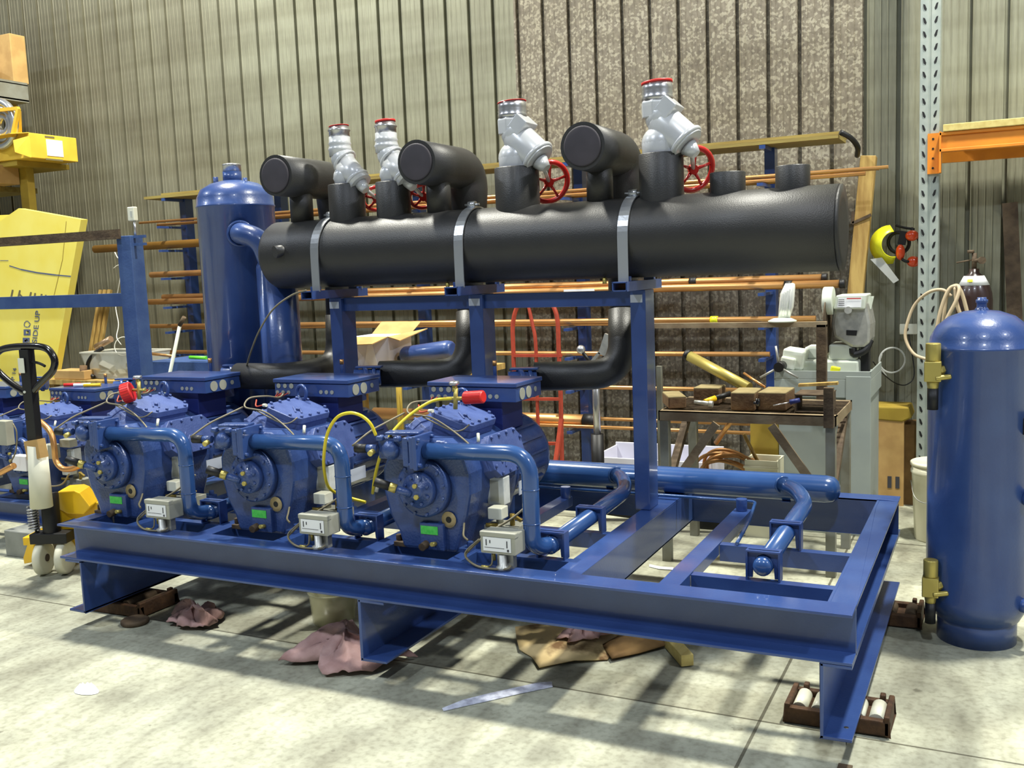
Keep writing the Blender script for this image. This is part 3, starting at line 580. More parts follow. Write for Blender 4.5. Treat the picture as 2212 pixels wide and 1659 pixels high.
def charge_valve(p, lab, horizontal):
    t = thing('charging_valve', lab, 'valve', p)
    b = MB(); b.cyl(p+V(-.05, 0, 0), p+V(.035, 0, .002), .0075, None, 10); b.cyl(p+V(-.012, 0, -.045), p+V(-.005, 0, .045), .010, None, 8); b.cyl(p+V(-.01, 0, .03), p+V(-.01, 0, .06), .012, None, 6); b.build('brass_body', 'brass', t)
    b = MB(); b.lathe(p+V(-.012, 0, .058), (0, 0, 1), [(.022, 0), (.024, .008), (.02, .016)], 12); b.build('chrome_knob', 'steel', t)
    b = MB()
    if horizontal: a, q, r = p+V(.035, 0, .004), V(1, -.05, .08), .026
    else: a, q, r = p+V(-.055, 0, -.005), V(-.75, -.45, -.25), .050
    n = 40; L = .095 if horizontal else .05; pr = [(r-.003, 0), (r, .004), (r, L-.004), (r-.004, L)]
    b.lathe(a, q, pr, n, False); ax = V(*q).normalized(); e, f = b.frame(ax)
    for k in range(24):
        g = 2*PI*k/24; d = e*math.cos(g)+f*math.sin(g); b.beam(a+ax*.004+d*r, a+ax*(L-.004)+d*r, .003, .003, d)
    b.build('red_cap', 'redplastic', t)
charge_valve(at(988, 861, Y=3.62), 'brass charging valve with red ribbed cap on the right compressor head', True)
charge_valve(at(303, 843, Y=3.60), 'brass charging valve with big red disc knob on the left compressor head', False)
# white plastic-tied connector between compressors
tag(MB().cyl(at(818, 1040, Y=3.5), at(813, 1062, Y=3.5), .008).build('cable_plug_cap', 'whitecord'), 'small white plug hanging beside the lower end of the yellow hose', 'plug')
# loose cable looping from the header end down to the left compressor box
b = MB(); b.tube(spl([at(662, 627, Y=4.1), at(630, 638, Y=4.08), at(590, 668, Y=4.06), at(560, 715, Y=4.05), at(542, 760, Y=4.1), at(533, 790, Y=4.2)], 8), .005, 8); tag(b.build('loose_cable', 'cable'), 'thin grey cable drooping in front of blue vessel from header bracket', 'cable')
for k, (x, y) in enumerate(((967, 618), (1306, 608))):
    p = at(x, y, Y=4.3); t = thing('hanging_plug', ['small brass plug hanging behind the middle blue post', 'small brass plug hanging left of the right blue post'][k], 'plug', p)
    MB().cyl(p+V(0, 0, -.01), p+V(0, 0, .018), .010, None, 10).build('brass_plug', 'brass', t); b = MB(); b.tube([p+V(0, 0, .0), p+V(.003, 0, .05), p+V(.0, 0.02, .14)], .003, 6); b.build('cord', 'black', t)
# ---------------------------------------------------------------- receiver tank on the right
tx, ty = -.066, 4.62; t = thing('receiver_tank', 'upright blue domed receiver tank standing on the floor at the far right', 'tank', (tx, ty, 0))
b = MB(); b.lathe((tx, ty, 0), (0, 0, 1), [(.10, .09), (.17, .105), (.204, .17), (.207, .20), (.207, 1.275), (.210, 1.278), (.210, 1.287), (.206, 1.29), (.200, 1.325), (.175, 1.372), (.13, 1.41), (.07, 1.432), (0, 1.44)], 56); b.build('shell', 'blue', t)
b = MB(); b.lathe((tx, ty, 0), (0, 0, 1), [(.160, 0), (.160, .155), (.15, .155)], 48); b.build('base_ring', 'blue', t)
b = MB(); b.lathe((tx, ty, 1.43), (0, 0, 1), [(.034, 0), (.026, .012), (.02, .02), (.02, .035), (.024, .038), (.024, .05), (.018, .053), (.018, .06)], 20); b.build('top_fitting', 'blue', t)
for z, l in ((1.19, 'upper'), (.26, 'lower')):
    vx, vy = tx-.178, ty-.16; b = MB()
    b.cyl((vx, vy, z+.045), (vx, vy, z+.12), .030, None, 20); b.box(vx-.033, vx+.033, vy-.033, vy+.033, z-.04, z+.045); b.cyl((vx, vy, z-.075), (vx, vy, z-.04), .02, .026, 12)
    b.cyl((vx+.02, vy, z), (vx+.105, vy+.07, z+.03), .022, None, 6); b.cyl((vx+.01, vy-.03, z-.025), (vx+.07, vy-.01, z-.018), .012, None, 8); v = b.build('tank_valve', 'brass', t, .004)
    MB().cyl((vx, vy, z-.16), (vx, vy, z-.07), .022).build('stem_cap', 'black', v)
for z, m in ((.965, 'label'), (.66, 'blue')):
    b = MB(); q = V(.86, -.5, 0).normalized(); c = V(tx, ty, z)+q*.2
    if m == 'label': b.obox(c+q*.012, (.05, .06, .07), 0, 0, -.52); b.slot(1).obox(c+q*.034, (.012, .03, .04), 0, 0, -.52); b.build('level_fitting', ['black', 'steel'], t, .003)
    else: b.cyl(c, c+q*.05, .03); b.build('side_nozzle', 'blue', t)
b = MB(); q = V(.86, -.5, 0).normalized(); c = V(tx, ty, .20)+q*.19; b.cyl(c, c+q*.05, .03); b.build('side_nozzle', 'blue', t)
# ---------------------------------------------------------------- skates below the legs
def skate(x0, x1, y0, y1, lab, rollers):
    t = thing('machine_skate', lab, 'skate', ((x0+x1)/2, (y0+y1)/2, 0), 'rusty machine skates under the skid')
    b = MB(); b.box(x0, x1, y0, y0+.03, .008, .062); b.box(x0, x1, y1-.03, y1, .008, .062); b.box(x0, x0+.02, y0, y1, .008, .075); b.box(x1-.02, x1, y0, y1, .008, .08); b.box(x0+.02, x1-.02, y0+.03, y1-.03, .03, .04)
    b.box(x0+.04, x0+.06, y1-.03, y1, .05, .085); b.box(x1-.05, x1-.03, y1-.03, y1, .05, .085); b.build('skate_frame', 'skate', t, .006)
    n = int((x1-x0-.05)/.062)
    for k in range(n):
        x = x0+.048+k*(x1-x0-.096)/(n-1)
        if rollers is None and not 0: m = 'rust'
        else: m = rollers
        MB().cyl((x, y0+.035, .044), (x, y1-.035, .044), .027, None, 18).build('roller', m, t)
    for k in range(2):
        x = x0+.07+k*(x1-x0-.14); MB().cyl((x, y0+.04, .0285), (x, y1-.04, .0285), .0285, None, 16).build('wheel', 'black', t) if False else None
    b = MB(); b.box(x0+.03, x0+.09, y0+.04, y1-.04, 0, .03); b.box(x1-.09, x1-.03, y0+.04, y1-.04, 0, .03); b.box(x0+.16, x0+.2, y0+.04, y1-.04, 0, .03); b.build('runner', 'black', t)
skate(-.68, -.318, 3.50, 3.70, 'rusty skate with white rollers under the near right leg', 'plastic_w')
skate(-.56, -.29, 4.62, 4.82, 'dark rusty skate under the far right end of the skid', None)
skate(-4.22, -3.86, 3.46, 3.72, 'dark skate in the shade under the left leg beam', None)
tag(MB().box(-.455, -.41, 3.06, 3.26, .0, .006).build('packer_strip', 'rust'), 'thin rusty flat strip on floor in front of right leg', 'strip')
# ---------------------------------------------------------------- litter on the floor
def rag(name, pts, h, lab, seed, m='rag', cat='rag', res=18, folds=5):
    rnd = random.Random(seed); P = [at(x, y, Z=0) for x, y in pts]; c = sum(P, V(0, 0, 0))/len(P); n = len(P); vs = [c+V(0, 0, h)]; fs = []
    A = [(rnd.uniform(2, 7), rnd.uniform(0, 6.3), rnd.uniform(.3, 1)) for _ in range(folds)]; K = 7; N = n*8
    for r in range(1, K+1):
        f = r/K
        for k in range(N):
            i = k//8; u = (k % 8)/8; p = P[i]*(1-u)+P[(i+1) % n]*u; q = c+(p-c)*f; g = 2*PI*k/N
            z = h*(1-f)**.7*(.65+.5*sum(a[2]*math.sin(round(a[0])*g+a[1]+f*3) for a in A)/2)+.012+(.03*abs(math.sin(g*4+seed+f*5))+.014*abs(math.sin(g*11+seed*2-f*9)))*(1 if f > .3 else .6)*(1-f*.5)
            vs.append(V(q.x+.012*math.sin(9*g+f*7), q.y+.012*math.cos(7*g+f*5), max(.004, z)))
    for k in range(N): fs.append((0, 1+k, 1+(k+1) % N))
    for r in range(K-1):
        for k in range(N): k2 = (k+1) % N; a = 1+r*N; fs.append((a+k, a+N+k, a+N+k2, a+k2))
    b = MB(); b.add(vs, fs, True); return tag(b.build(name, m, solid=.004), lab, cat)
rag('rag', [(598, 1440), (650, 1405), (700, 1365), (765, 1352), (800, 1405), (855, 1420), (905, 1425), (850, 1440), (755, 1468), (700, 1462), (680, 1438)], .13, 'large crumpled pink rag in front of the middle leg beam', 3)
rag('rag', [(362, 1350), (385, 1330), (430, 1322), (470, 1318), (482, 1345), (455, 1362), (415, 1366), (380, 1360)], .07, 'small bunched pink rag on floor behind the dark puck', 11)
rag('rag', [(1222, 1385), (1270, 1362), (1330, 1352), (1370, 1368), (1310, 1388), (1255, 1396)], .05, 'pink rag lying on top of the torn cardboard', 5).location += V(.0, -.10, .034)
def sheet(name, pts, z, h, lab, m, cat, wav=.0):
    P = [at(x, y, Z=z) for x, y in pts]; b = MB(); n = len(P); c = sum(P, V(0, 0, 0))/n; vs = []; K = 5
    vs = [c+V(0, 0, h)]
    for r in range(1, K+1):
        for k in range(n):
            p = c+(P[k]-c)*r/K; vs.append(p+V(0, 0, h*(1-(r/K)**2)+wav*abs(math.sin(k*2.1+r))))
    fs = [(0, 1+k, 1+(k+1) % n) for k in range(n)]
    for r in range(K-1):
        for k in range(n): a = 1+r*n; k2 = (k+1) % n; fs.append((a+k, a+n+k, a+n+k2, a+k2))
    b.add(vs, fs, True); return tag(b.build(name, m, solid=.005), lab, cat)
sheet('torn_cardboard', [(1113, 1360), (1165, 1352), (1255, 1345), (1340, 1350), (1330, 1400), (1313, 1426), (1240, 1432), (1165, 1446), (1148, 1420), (1122, 1408), (1116, 1385)], .005, .035, 'torn stained tan cardboard sheet lying under the front beam', 'cardstain', 'cardboard', .012)
sheet('oily_cardboard', [(1300, 1398), (1335, 1378), (1400, 1370), (1440, 1372), (1437, 1398), (1380, 1412), (1322, 1427)], .012, .02, 'dark oily cardboard flap beside the tan torn sheet', 'carddark', 'cardboard', .01)
p, q = at(1448, 1385, Z=.03), at(1485, 1427, Z=.03); b = MB(); b.beam(p, q, .055, .05); tag(b.build('timber_offcut', 'pine', None, .003), 'short pale square timber offcut poking out from under skid', 'timber')
b = MB(); A = [at(x, y, Z=.003) for x, y in ((955, 1530), (1000, 1512), (1060, 1497), (1120, 1484), (1165, 1474), (1192, 1473), (1194, 1484), (1130, 1497), (1060, 1513), (1010, 1524), (958, 1536))]
b.add(A, [tuple(range(len(A)))]); tag(b.build('tape_strip', 'tape', solid=.002), 'long torn strip of silvery tape stuck to the shaded floor', 'tape')
b = MB(); A = [at(187+26*math.cos(g)*(1+.12*math.sin(3*g)), 1491+13*math.sin(g)*(1+.15*math.cos(2*g)), Z=0) for g in [2*PI*k/22 for k in range(22)]]; c = sum(A, V(0, 0, 0))/22
b.add([c+V(0, 0, .020)]+[c+(a-c)*.7+V(0, 0, .010+.010*(k % 2)) for k, a in enumerate(A)]+[a+V(0, 0, .002) for a in A], [(0, 1+k, 1+(k+1) % 22) for k in range(22)]+[(1+k, 23+k, 23+(k+1) % 22, 1+(k+1) % 22) for k in range(22)], True); tag(b.build('paper_scrap', 'paper_w'), 'small crumpled white paper scrap on open floor at lower left', 'paper')
c = at(292, 1347, Z=0); tag(MB().lathe(c, (0, 0, 1), [(.062, 0), (.068, .008), (.068, .02), (.06, .026), (.03, .024), (.0, .024)], 28).build('rubber_disc', 'rust'), 'flat dark round disc on the floor left of the small rag', 'disc')
b = MB(); A = [at(x, y, Z=.004) for x, y in ((1403, 1219), (1425, 1224), (1455, 1226), (1453, 1231), (1423, 1229), (1402, 1224))]; b.add(A, [tuple(range(6))]); tag(b.build('white_strip', 'label', solid=.002), 'small white strip on floor seen between the skid cross members', 'strip')
c = V(-2.90, 3.78, 0); t = thing('plastic_jar', 'translucent amber plastic jar under the skid behind the large rag', 'jar', c)
MB().lathe(c, (0, 0, 1), [(.095, 0), (.102, .01), (.118, .20), (.124, .25), (.118, .25), (.112, .20), (.096, .012), (0, .012)], 32).build('jar_body', 'jar', t)
MB().torus(c+V(0, 0, .16), (0, 0, 1), .117, .005, 32, 8).build('rim', 'jar', t)
# ---------------------------------------------------------------- copper tube rack along the wall
RY = 6.75
t = thing('tube_rack', 'blue cantilever rack against the wall holding long copper tubes', 'rack', (-3.5, 6.95, 0))
for x in (-1.42, -2.83, -4.24, -5.65, -6.75):
    MB().box(x-.035, x+.035, 6.93, 7.03, 0, 2.45).build('upright', 'blue', t, .003)
    for z in (2.18, 1.97, 1.72, 1.46, 1.235, 1.02, .775, .475):
        if x > -1.5 and z < .7: continue
        MB().box(x-.02, x+.02, 6.62, 6.93, z-.02, z).build('arm', 'blue', t)
    MB().box(x-.02, x+.02, 6.70, 6.93, 2.405, 2.43).build('arm', 'blue', t)
for k, (x0, y0, z0) in enumerate(((-6.98, 6.70, 2.432), (-6.85, 6.78, 2.458))):
    tag(MB().box(x0, -.94, y0, y0+.36-.04*k, z0, z0+.024).build('long_board', 'timberx'), ['lower of the two long boards on top of the tube rack', 'upper of the two long boards on top of the tube rack'][k], 'board', 'long boards on top of the rack')
b = MB(); b.tube(spl([(-.93, 6.72, 2.47), (-.87, 6.76, 2.43), (-.84, 6.85, 2.38), (-.86, 7.0, 2.34)], 5), .018, 8); tag(b.build('black_strap', 'black'), 'black strap curling off the right end of the long boards', 'strap')
tubes = [  # z, y, x0, x1, r, material, label
 (2.228, 6.72, -7.08, -.64, .011, 'copper', 'thin bright copper tube on second tier sticking out furthest right'),
 (2.20, 6.76, -6.9, -.78, .013, 'copper', 'copper tube with pink end just below the longest thin one'),
 (2.228, 6.78, -6.4, -.70, .012, 'copper', 'thin copper tube lying behind the longest tube on second tier'),
 (2.193, 6.82, -6.2, -1.3, .012, 'copperdark', 'dull copper tube at the back of the second tier'),
 (2.015, 6.72, -7.68, -1.7, .036, 'copperdark', 'thick dull copper tube sticking out furthest left of the rack'),
 (1.752, 6.72, -6.99, -2.0, .026, 'copperold', 'dark old copper tube on the tier below the thickest one'),
 (1.505, 6.70, -7.02, -.93, .026, 'copper', 'thick copper tube with black end plug on the tier just under the header'),
 (1.545, 6.76, -6.9, -1.05, .026, 'copper', 'thick copper tube with black plug lying behind the front one'),
 (1.282, 6.70, -7.05, -1.08, .019, 'copper', 'copper tube carrying a yellow cap, middle tier of rack'),
 (1.258, 6.75, -6.8, -1.45, .014, 'copper', 'slim copper tube behind the yellow-capped one'),
 (1.045, 6.70, -7.05, -1.38, .017, 'copper', 'copper tube on the tier below the yellow-capped one'),
 (.798, 6.70, -5.6, -1.60, .015, 'copper', 'slim copper tube passing behind the bench blocks'),
 (.545, 6.70, -4.6, -2.74, .048, 'copper', 'fat bright copper pipe with black end behind the right compressor'),
 (.548, 6.80, -4.2, -1.54, .014, 'copper', 'upper of two slim tubes on the lowest tier'),
 (.512, 6.64, -4.0, -1.50, .013, 'copper', 'lower of two slim tubes on the lowest tier')]
for z, y, x0, x1, r, m, lab in tubes:
    b = MB(); b.cyl((x0, y, z), (x1, y, z), r, None, 16); o = tag(b.build('copper_tube', m, loc=(x0, y, z)), lab, 'tube', 'copper tubes on the rack')
    if r > .02 and m == 'copper':
        MB().cyl((x1, y, z), (x1+.035, y, z), r+.004, None, 16).build('end_plug', 'black', o)
        if r < .04: MB().cyl((x1-.35-(y-6.7)*9, y, z), (x1-.30-(y-6.7)*9, y, z), r+.005, None, 16).build('tape_band', 'black', o)
        if r > .04: MB().cyl((x1-.0, y, z), (x1+.11, y, z), r+.006, None, 20).build('end_sleeve', 'black', o)
    if abs(z-1.282) < .001: MB().cyl((-1.78, y, z), (-1.73, y, z), r+.006, None, 14).build('yellow_cap', 'yellowbright', o)
    if abs(z-1.505) < .001: MB().box(-2.86, -2.62, y-.03, y-.024, z-.012, z+.012).build('white_sticker', 'label', o)
# ---------------------------------------------------------------- background between posts
t = thing('hand_truck', 'red tubular hand truck standing behind the right compressor', 'hand truck', (-2.95, 6.4, 0))
def A(pts, Y): return [at(x, y, Y=Y) for x, y in pts]
b = MB(); b.tube(spl(A([(1135, 650), (1118, 662), (1108, 700), (1109, 760), (1112, 850), (1118, 1000), (1122, 1085)], 6.4), 5), .016, 10); b.tube(spl(A([(1170, 650), (1192, 658), (1204, 690), (1207, 760), (1211, 850), (1214, 1000), (1217, 1085)], 6.4), 5), .016, 10)
b.tube(A([(1135, 650), (1170, 650)], 6.4), .016, 10); b.tube(spl(A([(1140, 652), (1150, 700), (1157, 740), (1160, 850), (1165, 1000)], 6.4), 5), .013, 10)
for y in (768, 862, 958): b.beam(at(1110, y, Y=6.4), at(1213, y, Y=6.4), .03, .02)
b.beam(at(1213, 905, Y=6.3), at(1200, 1000, Y=6.2), .03, .02); b.build('truck_frame', 'orange_red', t)
for x in (1118, 1220):
    p = at(x, 1040, Y=6.45); MB().cyl(p-V(.025, 0, p.z-.12), p+V(.025, 0, .12-p.z), .12).build('wheel', 'black', t)
p = at(1167, 1088, Y=6.35); MB().box(p.x-.2, p.x+.2, 6.2, 6.42, 0, .008).build('toe_plate', 'orange_red', t)
t = thing('pipe_stand', 'chrome pipe stand pole with black base sleeve right of the red hand truck', 'stand', (-2.365, 6.0, 0))
b = MB(); b.cyl((-2.365, 6, .55), (-2.365, 6, 1.02), .024, None, 20); b.build('pole', 'steel', t); MB().cyl((-2.365, 6, 0.02), (-2.365, 6, .58), .042, None, 20).build('sleeve', 'black', t)
b = MB(); [b.beam((-2.365, 6, .06), (-2.365+.3*math.cos(g), 6+.3*math.sin(g), .015), .04, .03) for g in (.3, 2.4, 4.5)]; b.build('base_leg', 'black', t)
b = MB(); b.beam((-2.42, 6, 1.02), (-2.33, 6, 1.12), .03, .02); b.obox((-2.29, 6, 1.17), (.05, .03, .14), 0, .35, 0); b.build('jaw', 'zinc', t)
MB().sph((-2.455, 5.98, 1.14), .03).build('ball_knob', 'steel', t); MB().cyl((-2.44, 5.98, 1.12), (-2.39, 6, 1.04), .012, None, 8).build('crank', 'black', t)
# table behind left compressors carrying box and blue drier shell
t = thing('timber_trestle', 'low timber trestle bench behind the compressors holding the white carton', 'bench', (-3.7, 5.85, 0))
MB().box(-4.35, -3.1, 5.55, 6.15, .99, 1.03).build('top', 'timber', t)
for x in (-4.3, -3.2):
    for y in (5.6, 6.1): MB().box(x, x+.05, y-.025, y+.025, 0, .99).build('leg', 'timber', t)
t = thing('open_carton', 'white cardboard carton with open tan flaps behind the middle post', 'box', (-3.93, 5.85, 1.03))
MB().box(-4.1, -3.77, 5.7, 6.0, 1.03, 1.25).build('carton_body', 'whitebox', t)
b = MB(); b.add([(-4.1, 5.7, 1.25), (-3.77, 5.7, 1.25), (-3.82, 5.58, 1.21), (-4.12, 5.58, 1.20)], [(0, 1, 2, 3)]); b.add([(-3.77, 5.7, 1.25), (-3.77, 6, 1.25), (-3.63, 6.0, 1.285), (-3.66, 5.68, 1.225)], [(0, 1, 2, 3)]); b.add([(-4.1, 6, 1.25), (-3.77, 6, 1.25), (-3.74, 6.1, 1.33), (-4.08, 6.1, 1.33)], [(0, 1, 2, 3)]); b.build('flap', 'cardboard', t, solid=.006)
b = MB(); x0 = -4.0; b.prism([(-.05, 0), (.0, .19), (.03, .19), (.07, 0)], (-3.93, 5.698, 1.035), (1, 0, 0), (0, 0, 1), (0, -.001, 0)); b.prism([(-.05, 0), (.0, .12), (.03, .0)], (-4.04, 5.698, 1.035), (1, 0, 0), (0, 0, 1), (0, -.001, 0)); b.build('printed_wedge', 'label', t)
b = MB(); b.lathe((-3.72, 5.80, 1.105), (1, -.05, .12), [(.03, -.0), (.055, .01), (.068, .03), (.07, .38), (.062, .41), (.045, .425)], 24); b.slot(1).cyl((-3.73, 5.77, 1.09), (-3.70, 5.77, 1.094), .025, None, 16); tag(b.build('drier_shell', ['blue', 'black']), 'blue cylinder lying on its side right of the white carton', 'cylinder')
p0, p1 = at(862, 850, Y=6.3), at(855, 900, Y=6.3); tag(MB().cyl((p0.x, 6.3, 0), (p0.x+.0, 6.3, 1.0), .022, None, 12).build('yellow_pole', 'cardolive'), 'thin dull yellow upright pole behind the middle compressor', 'pole')
# ---------------------------------------------------------------- steel work bench
t = thing('steel_bench', 'worn steel grating workbench with diagonal braces behind the empty bay', 'workbench', (-1.23, 5.55, 0))
bx0, bx1, by0, by1, bz = -1.70, -.745, 5.25, 5.86, .865
b = MB(); b.box(bx0, bx1, by0, by0+.006, bz-.055, bz); b.box(bx0, bx1, by1-.006, by1, bz-.055, bz); b.box(bx0, bx0+.006, by0, by1, bz-.055, bz); b.box(bx1-.006, bx1, by0, by1, bz-.055, bz); b.box(bx0, bx1, by0, by0+.05, bz-.006, bz); b.box(bx0, bx1, by1-.05, by1, bz-.006, bz); b.build('top_frame', 'benchsteel', t)
b = MB(); [b.box(bx0+.006, bx1-.006, by0+.055+k*.031, by0+.063+k*.031, bz-.03, bz-.002) for k in range(17)]; [b.box(bx0+.1+k*.19, bx0+.106+k*.19, by0+.05, by1-.05, bz-.032, bz-.024) for k in range(5)]; b.build('grating', 'rust', t)
for x in (bx0+.03, bx1-.03):
    for y in (by0+.025, by1-.025): MB().box(x-.025, x+.025, y-.025, y+.025, 0, bz-.056).build('leg', 'benchgrey', t, .002)
for x, s in ((bx0+.03, 1), (bx1-.03, -1)):
    MB().beam((x, by0-.008, .38), (x+s*.30, by0-.008, bz-.06), .045, .012, (0, 1, 0)).build('brace', 'benchsteel', t); MB().beam((x, by0+.05, .42), (x, by1-.1, bz-.07), .04, .04).build('brace', 'rust', t)
b = MB(); b.box(-.94, -.885, by1-.02, by1+.03, bz, 1.30); b.build('upright', 'rust', t, .002); MB().box(-1.90, -1.87, by1-.02, by1+.02, 0, 1.05).build('upright', 'benchgrey', t)
MB().box(-1.95, -.885, by1-.02, by1+.03, 1.285, 1.315).build('shelf_bar', 'benchsteel', t)
MB().box(bx1-.06, bx1-.01, by0+.0-.03, by0, bz-.06, bz+.15).build('rusty_stop', 'rust', t, .002)
for k, (xa, ya, w, d, h, rz, lab) in enumerate(((-1.66, 5.42, .10, .24, .075, .45, 'timber block at the left end of bench, seen beside the blue post'), (-1.50, 5.60, .15, .16, .10, .0, 'timber block second from left on the steel bench'), (-1.245, 5.42, .13, .22, .105, .03, 'timber block third from left on the bench, end grain facing'), (-1.09, 5.46, .15, .24, .105, -.02, 'right-hand timber block on the bench beside the screwdriver'))):
    b = MB(); b.obox((xa, ya, bz+h/2), (w, d, h-.012), 0, 0, rz); b.slot(1).obox((xa, ya, bz+h-.006), (w, d, .012), 0, 0, rz); tag(b.build('timber_block', ['woodend', 'woodtop'], None, .006), lab, 'block', 'timber blocks on the steel bench')
b = MB(); b.box(-.965, -.775, 5.36, 5.368, bz, bz+.105) if False else None
b = MB(); b.box(-.97, -.785, 5.33, 5.52, bz, bz+.008); b.box(-.97, -.785, 5.33, 5.52, bz+.09, bz+.1); b.box(-.97, -.962, 5.33, 5.52, bz, bz+.1); b.box(-.793, -.785, 5.33, 5.52, bz, bz+.1); tag(b.build('box_section_offcut', 'rust', None, .003), 'short open-ended rusty box section at the right end of the bench', 'steel offcut')
tag(MB().beam((-1.0, 5.63, bz+.11), (-.79, 5.63, bz+.125), .05, .015).build('flat_bar', 'timber'), 'flat bar lying across behind the box section', 'bar')
t = thing('hammer', 'hammer with black and yellow handle lying on the steel bench', 'hammer', (-1.45, 5.38, bz))
p, q = at(1522, 868, Y=5.36), at(1577, 850, Y=5.48); b = MB(); b.cyl(p, p+(q-p)*.42, .015, .017, 12); b.slot(1).cyl(p+(q-p)*.42, q, .014, .016, 12); b.build('handle', ['yellow', 'black'], t)
a = at(1500, 868, Y=5.33); c = at(1540, 873, Y=5.33); b = MB(); b.cyl(a, a+(c-a)*.8, .011, .014, 12); b.cyl(a+(c-a)*.8, c, .018, .018, 12); b.build('head', 'zinc', t)
t = thing('screwdriver', 'blue-handled screwdriver lying on the bench right of the blocks', 'screwdriver', at(1700, 868, Y=5.30))
p, q = at(1670, 876, Y=5.29), at(1706, 869, Y=5.30); b = MB(); b.cyl(p, q, .0035, None, 8); b.build('blade', 'steel', t); MB().cyl(q, at(1728, 864, Y=5.31), .014, .012, 10).build('handle', 'darkblue', t)
b = MB(); p = at(1637, 868, Y=5.30); b.cyl(p-V(0, 0, .022), p+V(0, 0, .018), .013, None, 12); b.sph(p+V(-.014, -.01, -.005), .009); tag(b.build('black_nozzle', 'blackgloss'), 'tiny glossy black nozzle standing between the two right blocks', 'nozzle')
b = MB(); b.cyl(at(1487, 768, Y=5.75), at(1618, 838, Y=5.55), .031, None, 20); b.slot(1).cyl(at(1482, 765, Y=5.755), at(1489, 769, Y=5.748), .034, None, 20); tag(b.build('copper_pipe_offcut', ['brass', 'black']), 'thick golden copper pipe leaning diagonally over the bench blocks', 'pipe')
tag(MB().cyl(at(1607, 806, Y=5.6), at(1652, 836, Y=5.5), .007, None, 10).build('thin_copper_rod', 'copper'), 'thin copper rod leaning beside the thick golden pipe', 'rod')
tag(MB().cyl(at(1547, 957, Y=5.9), at(1592, 890, Y=5.75), .015, None, 14).build('hanging_copper_pipe', 'copper'), 'short copper pipe poking down through the bench grating', 'pipe')
t = thing('foil_wrapped_torch', 'white crumpled foil bundle on round base standing on the bench shelf bar', 'bundle', at(1690, 706, Y=5.86))
c = V(at(1690, 706, Y=5.87).x, 5.87, 1.315); MB().lathe(c, (0, 0, 1), [(.08, 0), (.082, .008), (.05, .022), (0, .026)], 24).build('base_dish', 'cream', t)
b = MB(); rnd = random.Random(2)
for k in range(5): b.tube([c+V(-.015+.012*k, 0, .02), c+V(-.01+.014*k+rnd.uniform(-.01, .01), -.01, .09), c+V(.01+.012*k, -.01, .16+.01*k), c+V(.03+.008*k, 0, .22)], [.010, .016, .02, .012], 7)
b.build('foil_bundle', 'glove', t)
# ---------------------------------------------------------------- cold saw on grey cabinet
SY = 6.12
def q_(x, y, dy=0): return at(x, y, Y=SY+dy)
xl, xr = q_(1683, 1000).x, q_(1878, 1000).x
t = thing('cold_saw', 'pale grey cold saw on a grey steel cabinet behind the bench', 'saw', ((xl+xr)/2, SY+.3, 0))
b = MB(); zc = q_(1850, 812).z; b.box(xl, xr, SY, SY+.5, 0, zc-.13); b.box(xl-.02, xr+.01, SY-.03, SY+.55, zc-.13, zc-.02); b.box(xr-.13, xr+.01, SY-.035, SY-.03, .1, zc); b.build('cabinet', 'cabinet', t, .006)
b = MB(); z0 = zc-.02; b.box(xl-.02, xr+.01, SY-.03, SY-.02, z0, z0+.05); b.box(xl-.02, xl-.01, SY-.03, SY+.55, z0, z0+.05); b.box(xr, xr+.01, SY-.03, SY+.55, z0, z0+.05); b.build('coolant_tray', 'cabinet', t, .003)
b = MB(); a = q_(1700, 800); c = q_(1850, 745); b.box(a.x, c.x, SY+.1, SY+.42, z0, z0+.10); b.box(q_(1783, 750).x, q_(1845, 750).x, SY+.12, SY+.35, z0+.1, q_(1810, 748).z); b.box(q_(1725, 770).x, q_(1770, 770).x, SY+.2, SY+.4, z0+.1, q_(1740, 756).z); b.build('vice_bed', 'cream', t, .012)
b = MB(); b.obox((q_(1710, 778).x, SY+.12, q_(1710, 778).z), (.13, .18, .12), 0, .15, 0); b.obox((q_(1700, 790).x, SY+.06, q_(1700, 786).z), (.09, .1, .08), 0, .2, 0); b.build('vice_jaw', 'cream', t, .012)
c = q_(1683, 793, -.08); b = MB(); b.cyl(c+V(0, .1, 0), c-V(0, .02, 0), .03, None, 16); [b.slot(1).cyl(c, c+V(.13*math.cos(g), -.01, .13*math.sin(g)), .007, None, 8) for g in (-.5, -2.62, 1.7)]; b.build('vice_handle', ['black', 'zinc'], t)
b = MB(); h = SY+.1; P = A([(1795, 700), (1803, 655), (1872, 650), (1882, 700), (1880, 740), (1868, 752), (1840, 752), (1800, 728)], h); P = [V(p) for p in P]; n = len(P); b.add(P+[p+V(0, .24, 0) for p in P], [tuple(range(n))[::-1], tuple(range(n, 2*n))]+[(i, (i+1) % n, n+(i+1) % n, n+i) for i in range(n)]); hd = b.build('motor_head', 'zinc', t, .02)
b = MB(); P = A([(1800, 668), (1806, 638), (1873, 636), (1868, 668)], h-.03); n = 4; b.add(P+[p+V(0, .22, 0) for p in P], [tuple(range(n))[::-1], tuple(range(n, 2*n))]+[(i, (i+1) % n, n+(i+1) % n, n+i) for i in range(n)]); b.build('switch_cover', 'cream', t, .008)
P = A([(1808, 664), (1811, 643), (1862, 642), (1860, 664)], h-.033); b = MB(); b.add(P, [(0, 1, 2, 3)]); pl = b.build('warning_plate', 'label', t)
b = MB(); P = A([(1829, 646), (1829, 644), (1860, 643.5), (1860, 645.5)], h-.036); b.add(P, [(0, 1, 2, 3)]); pr = b.build('red_line', 'red', pl)
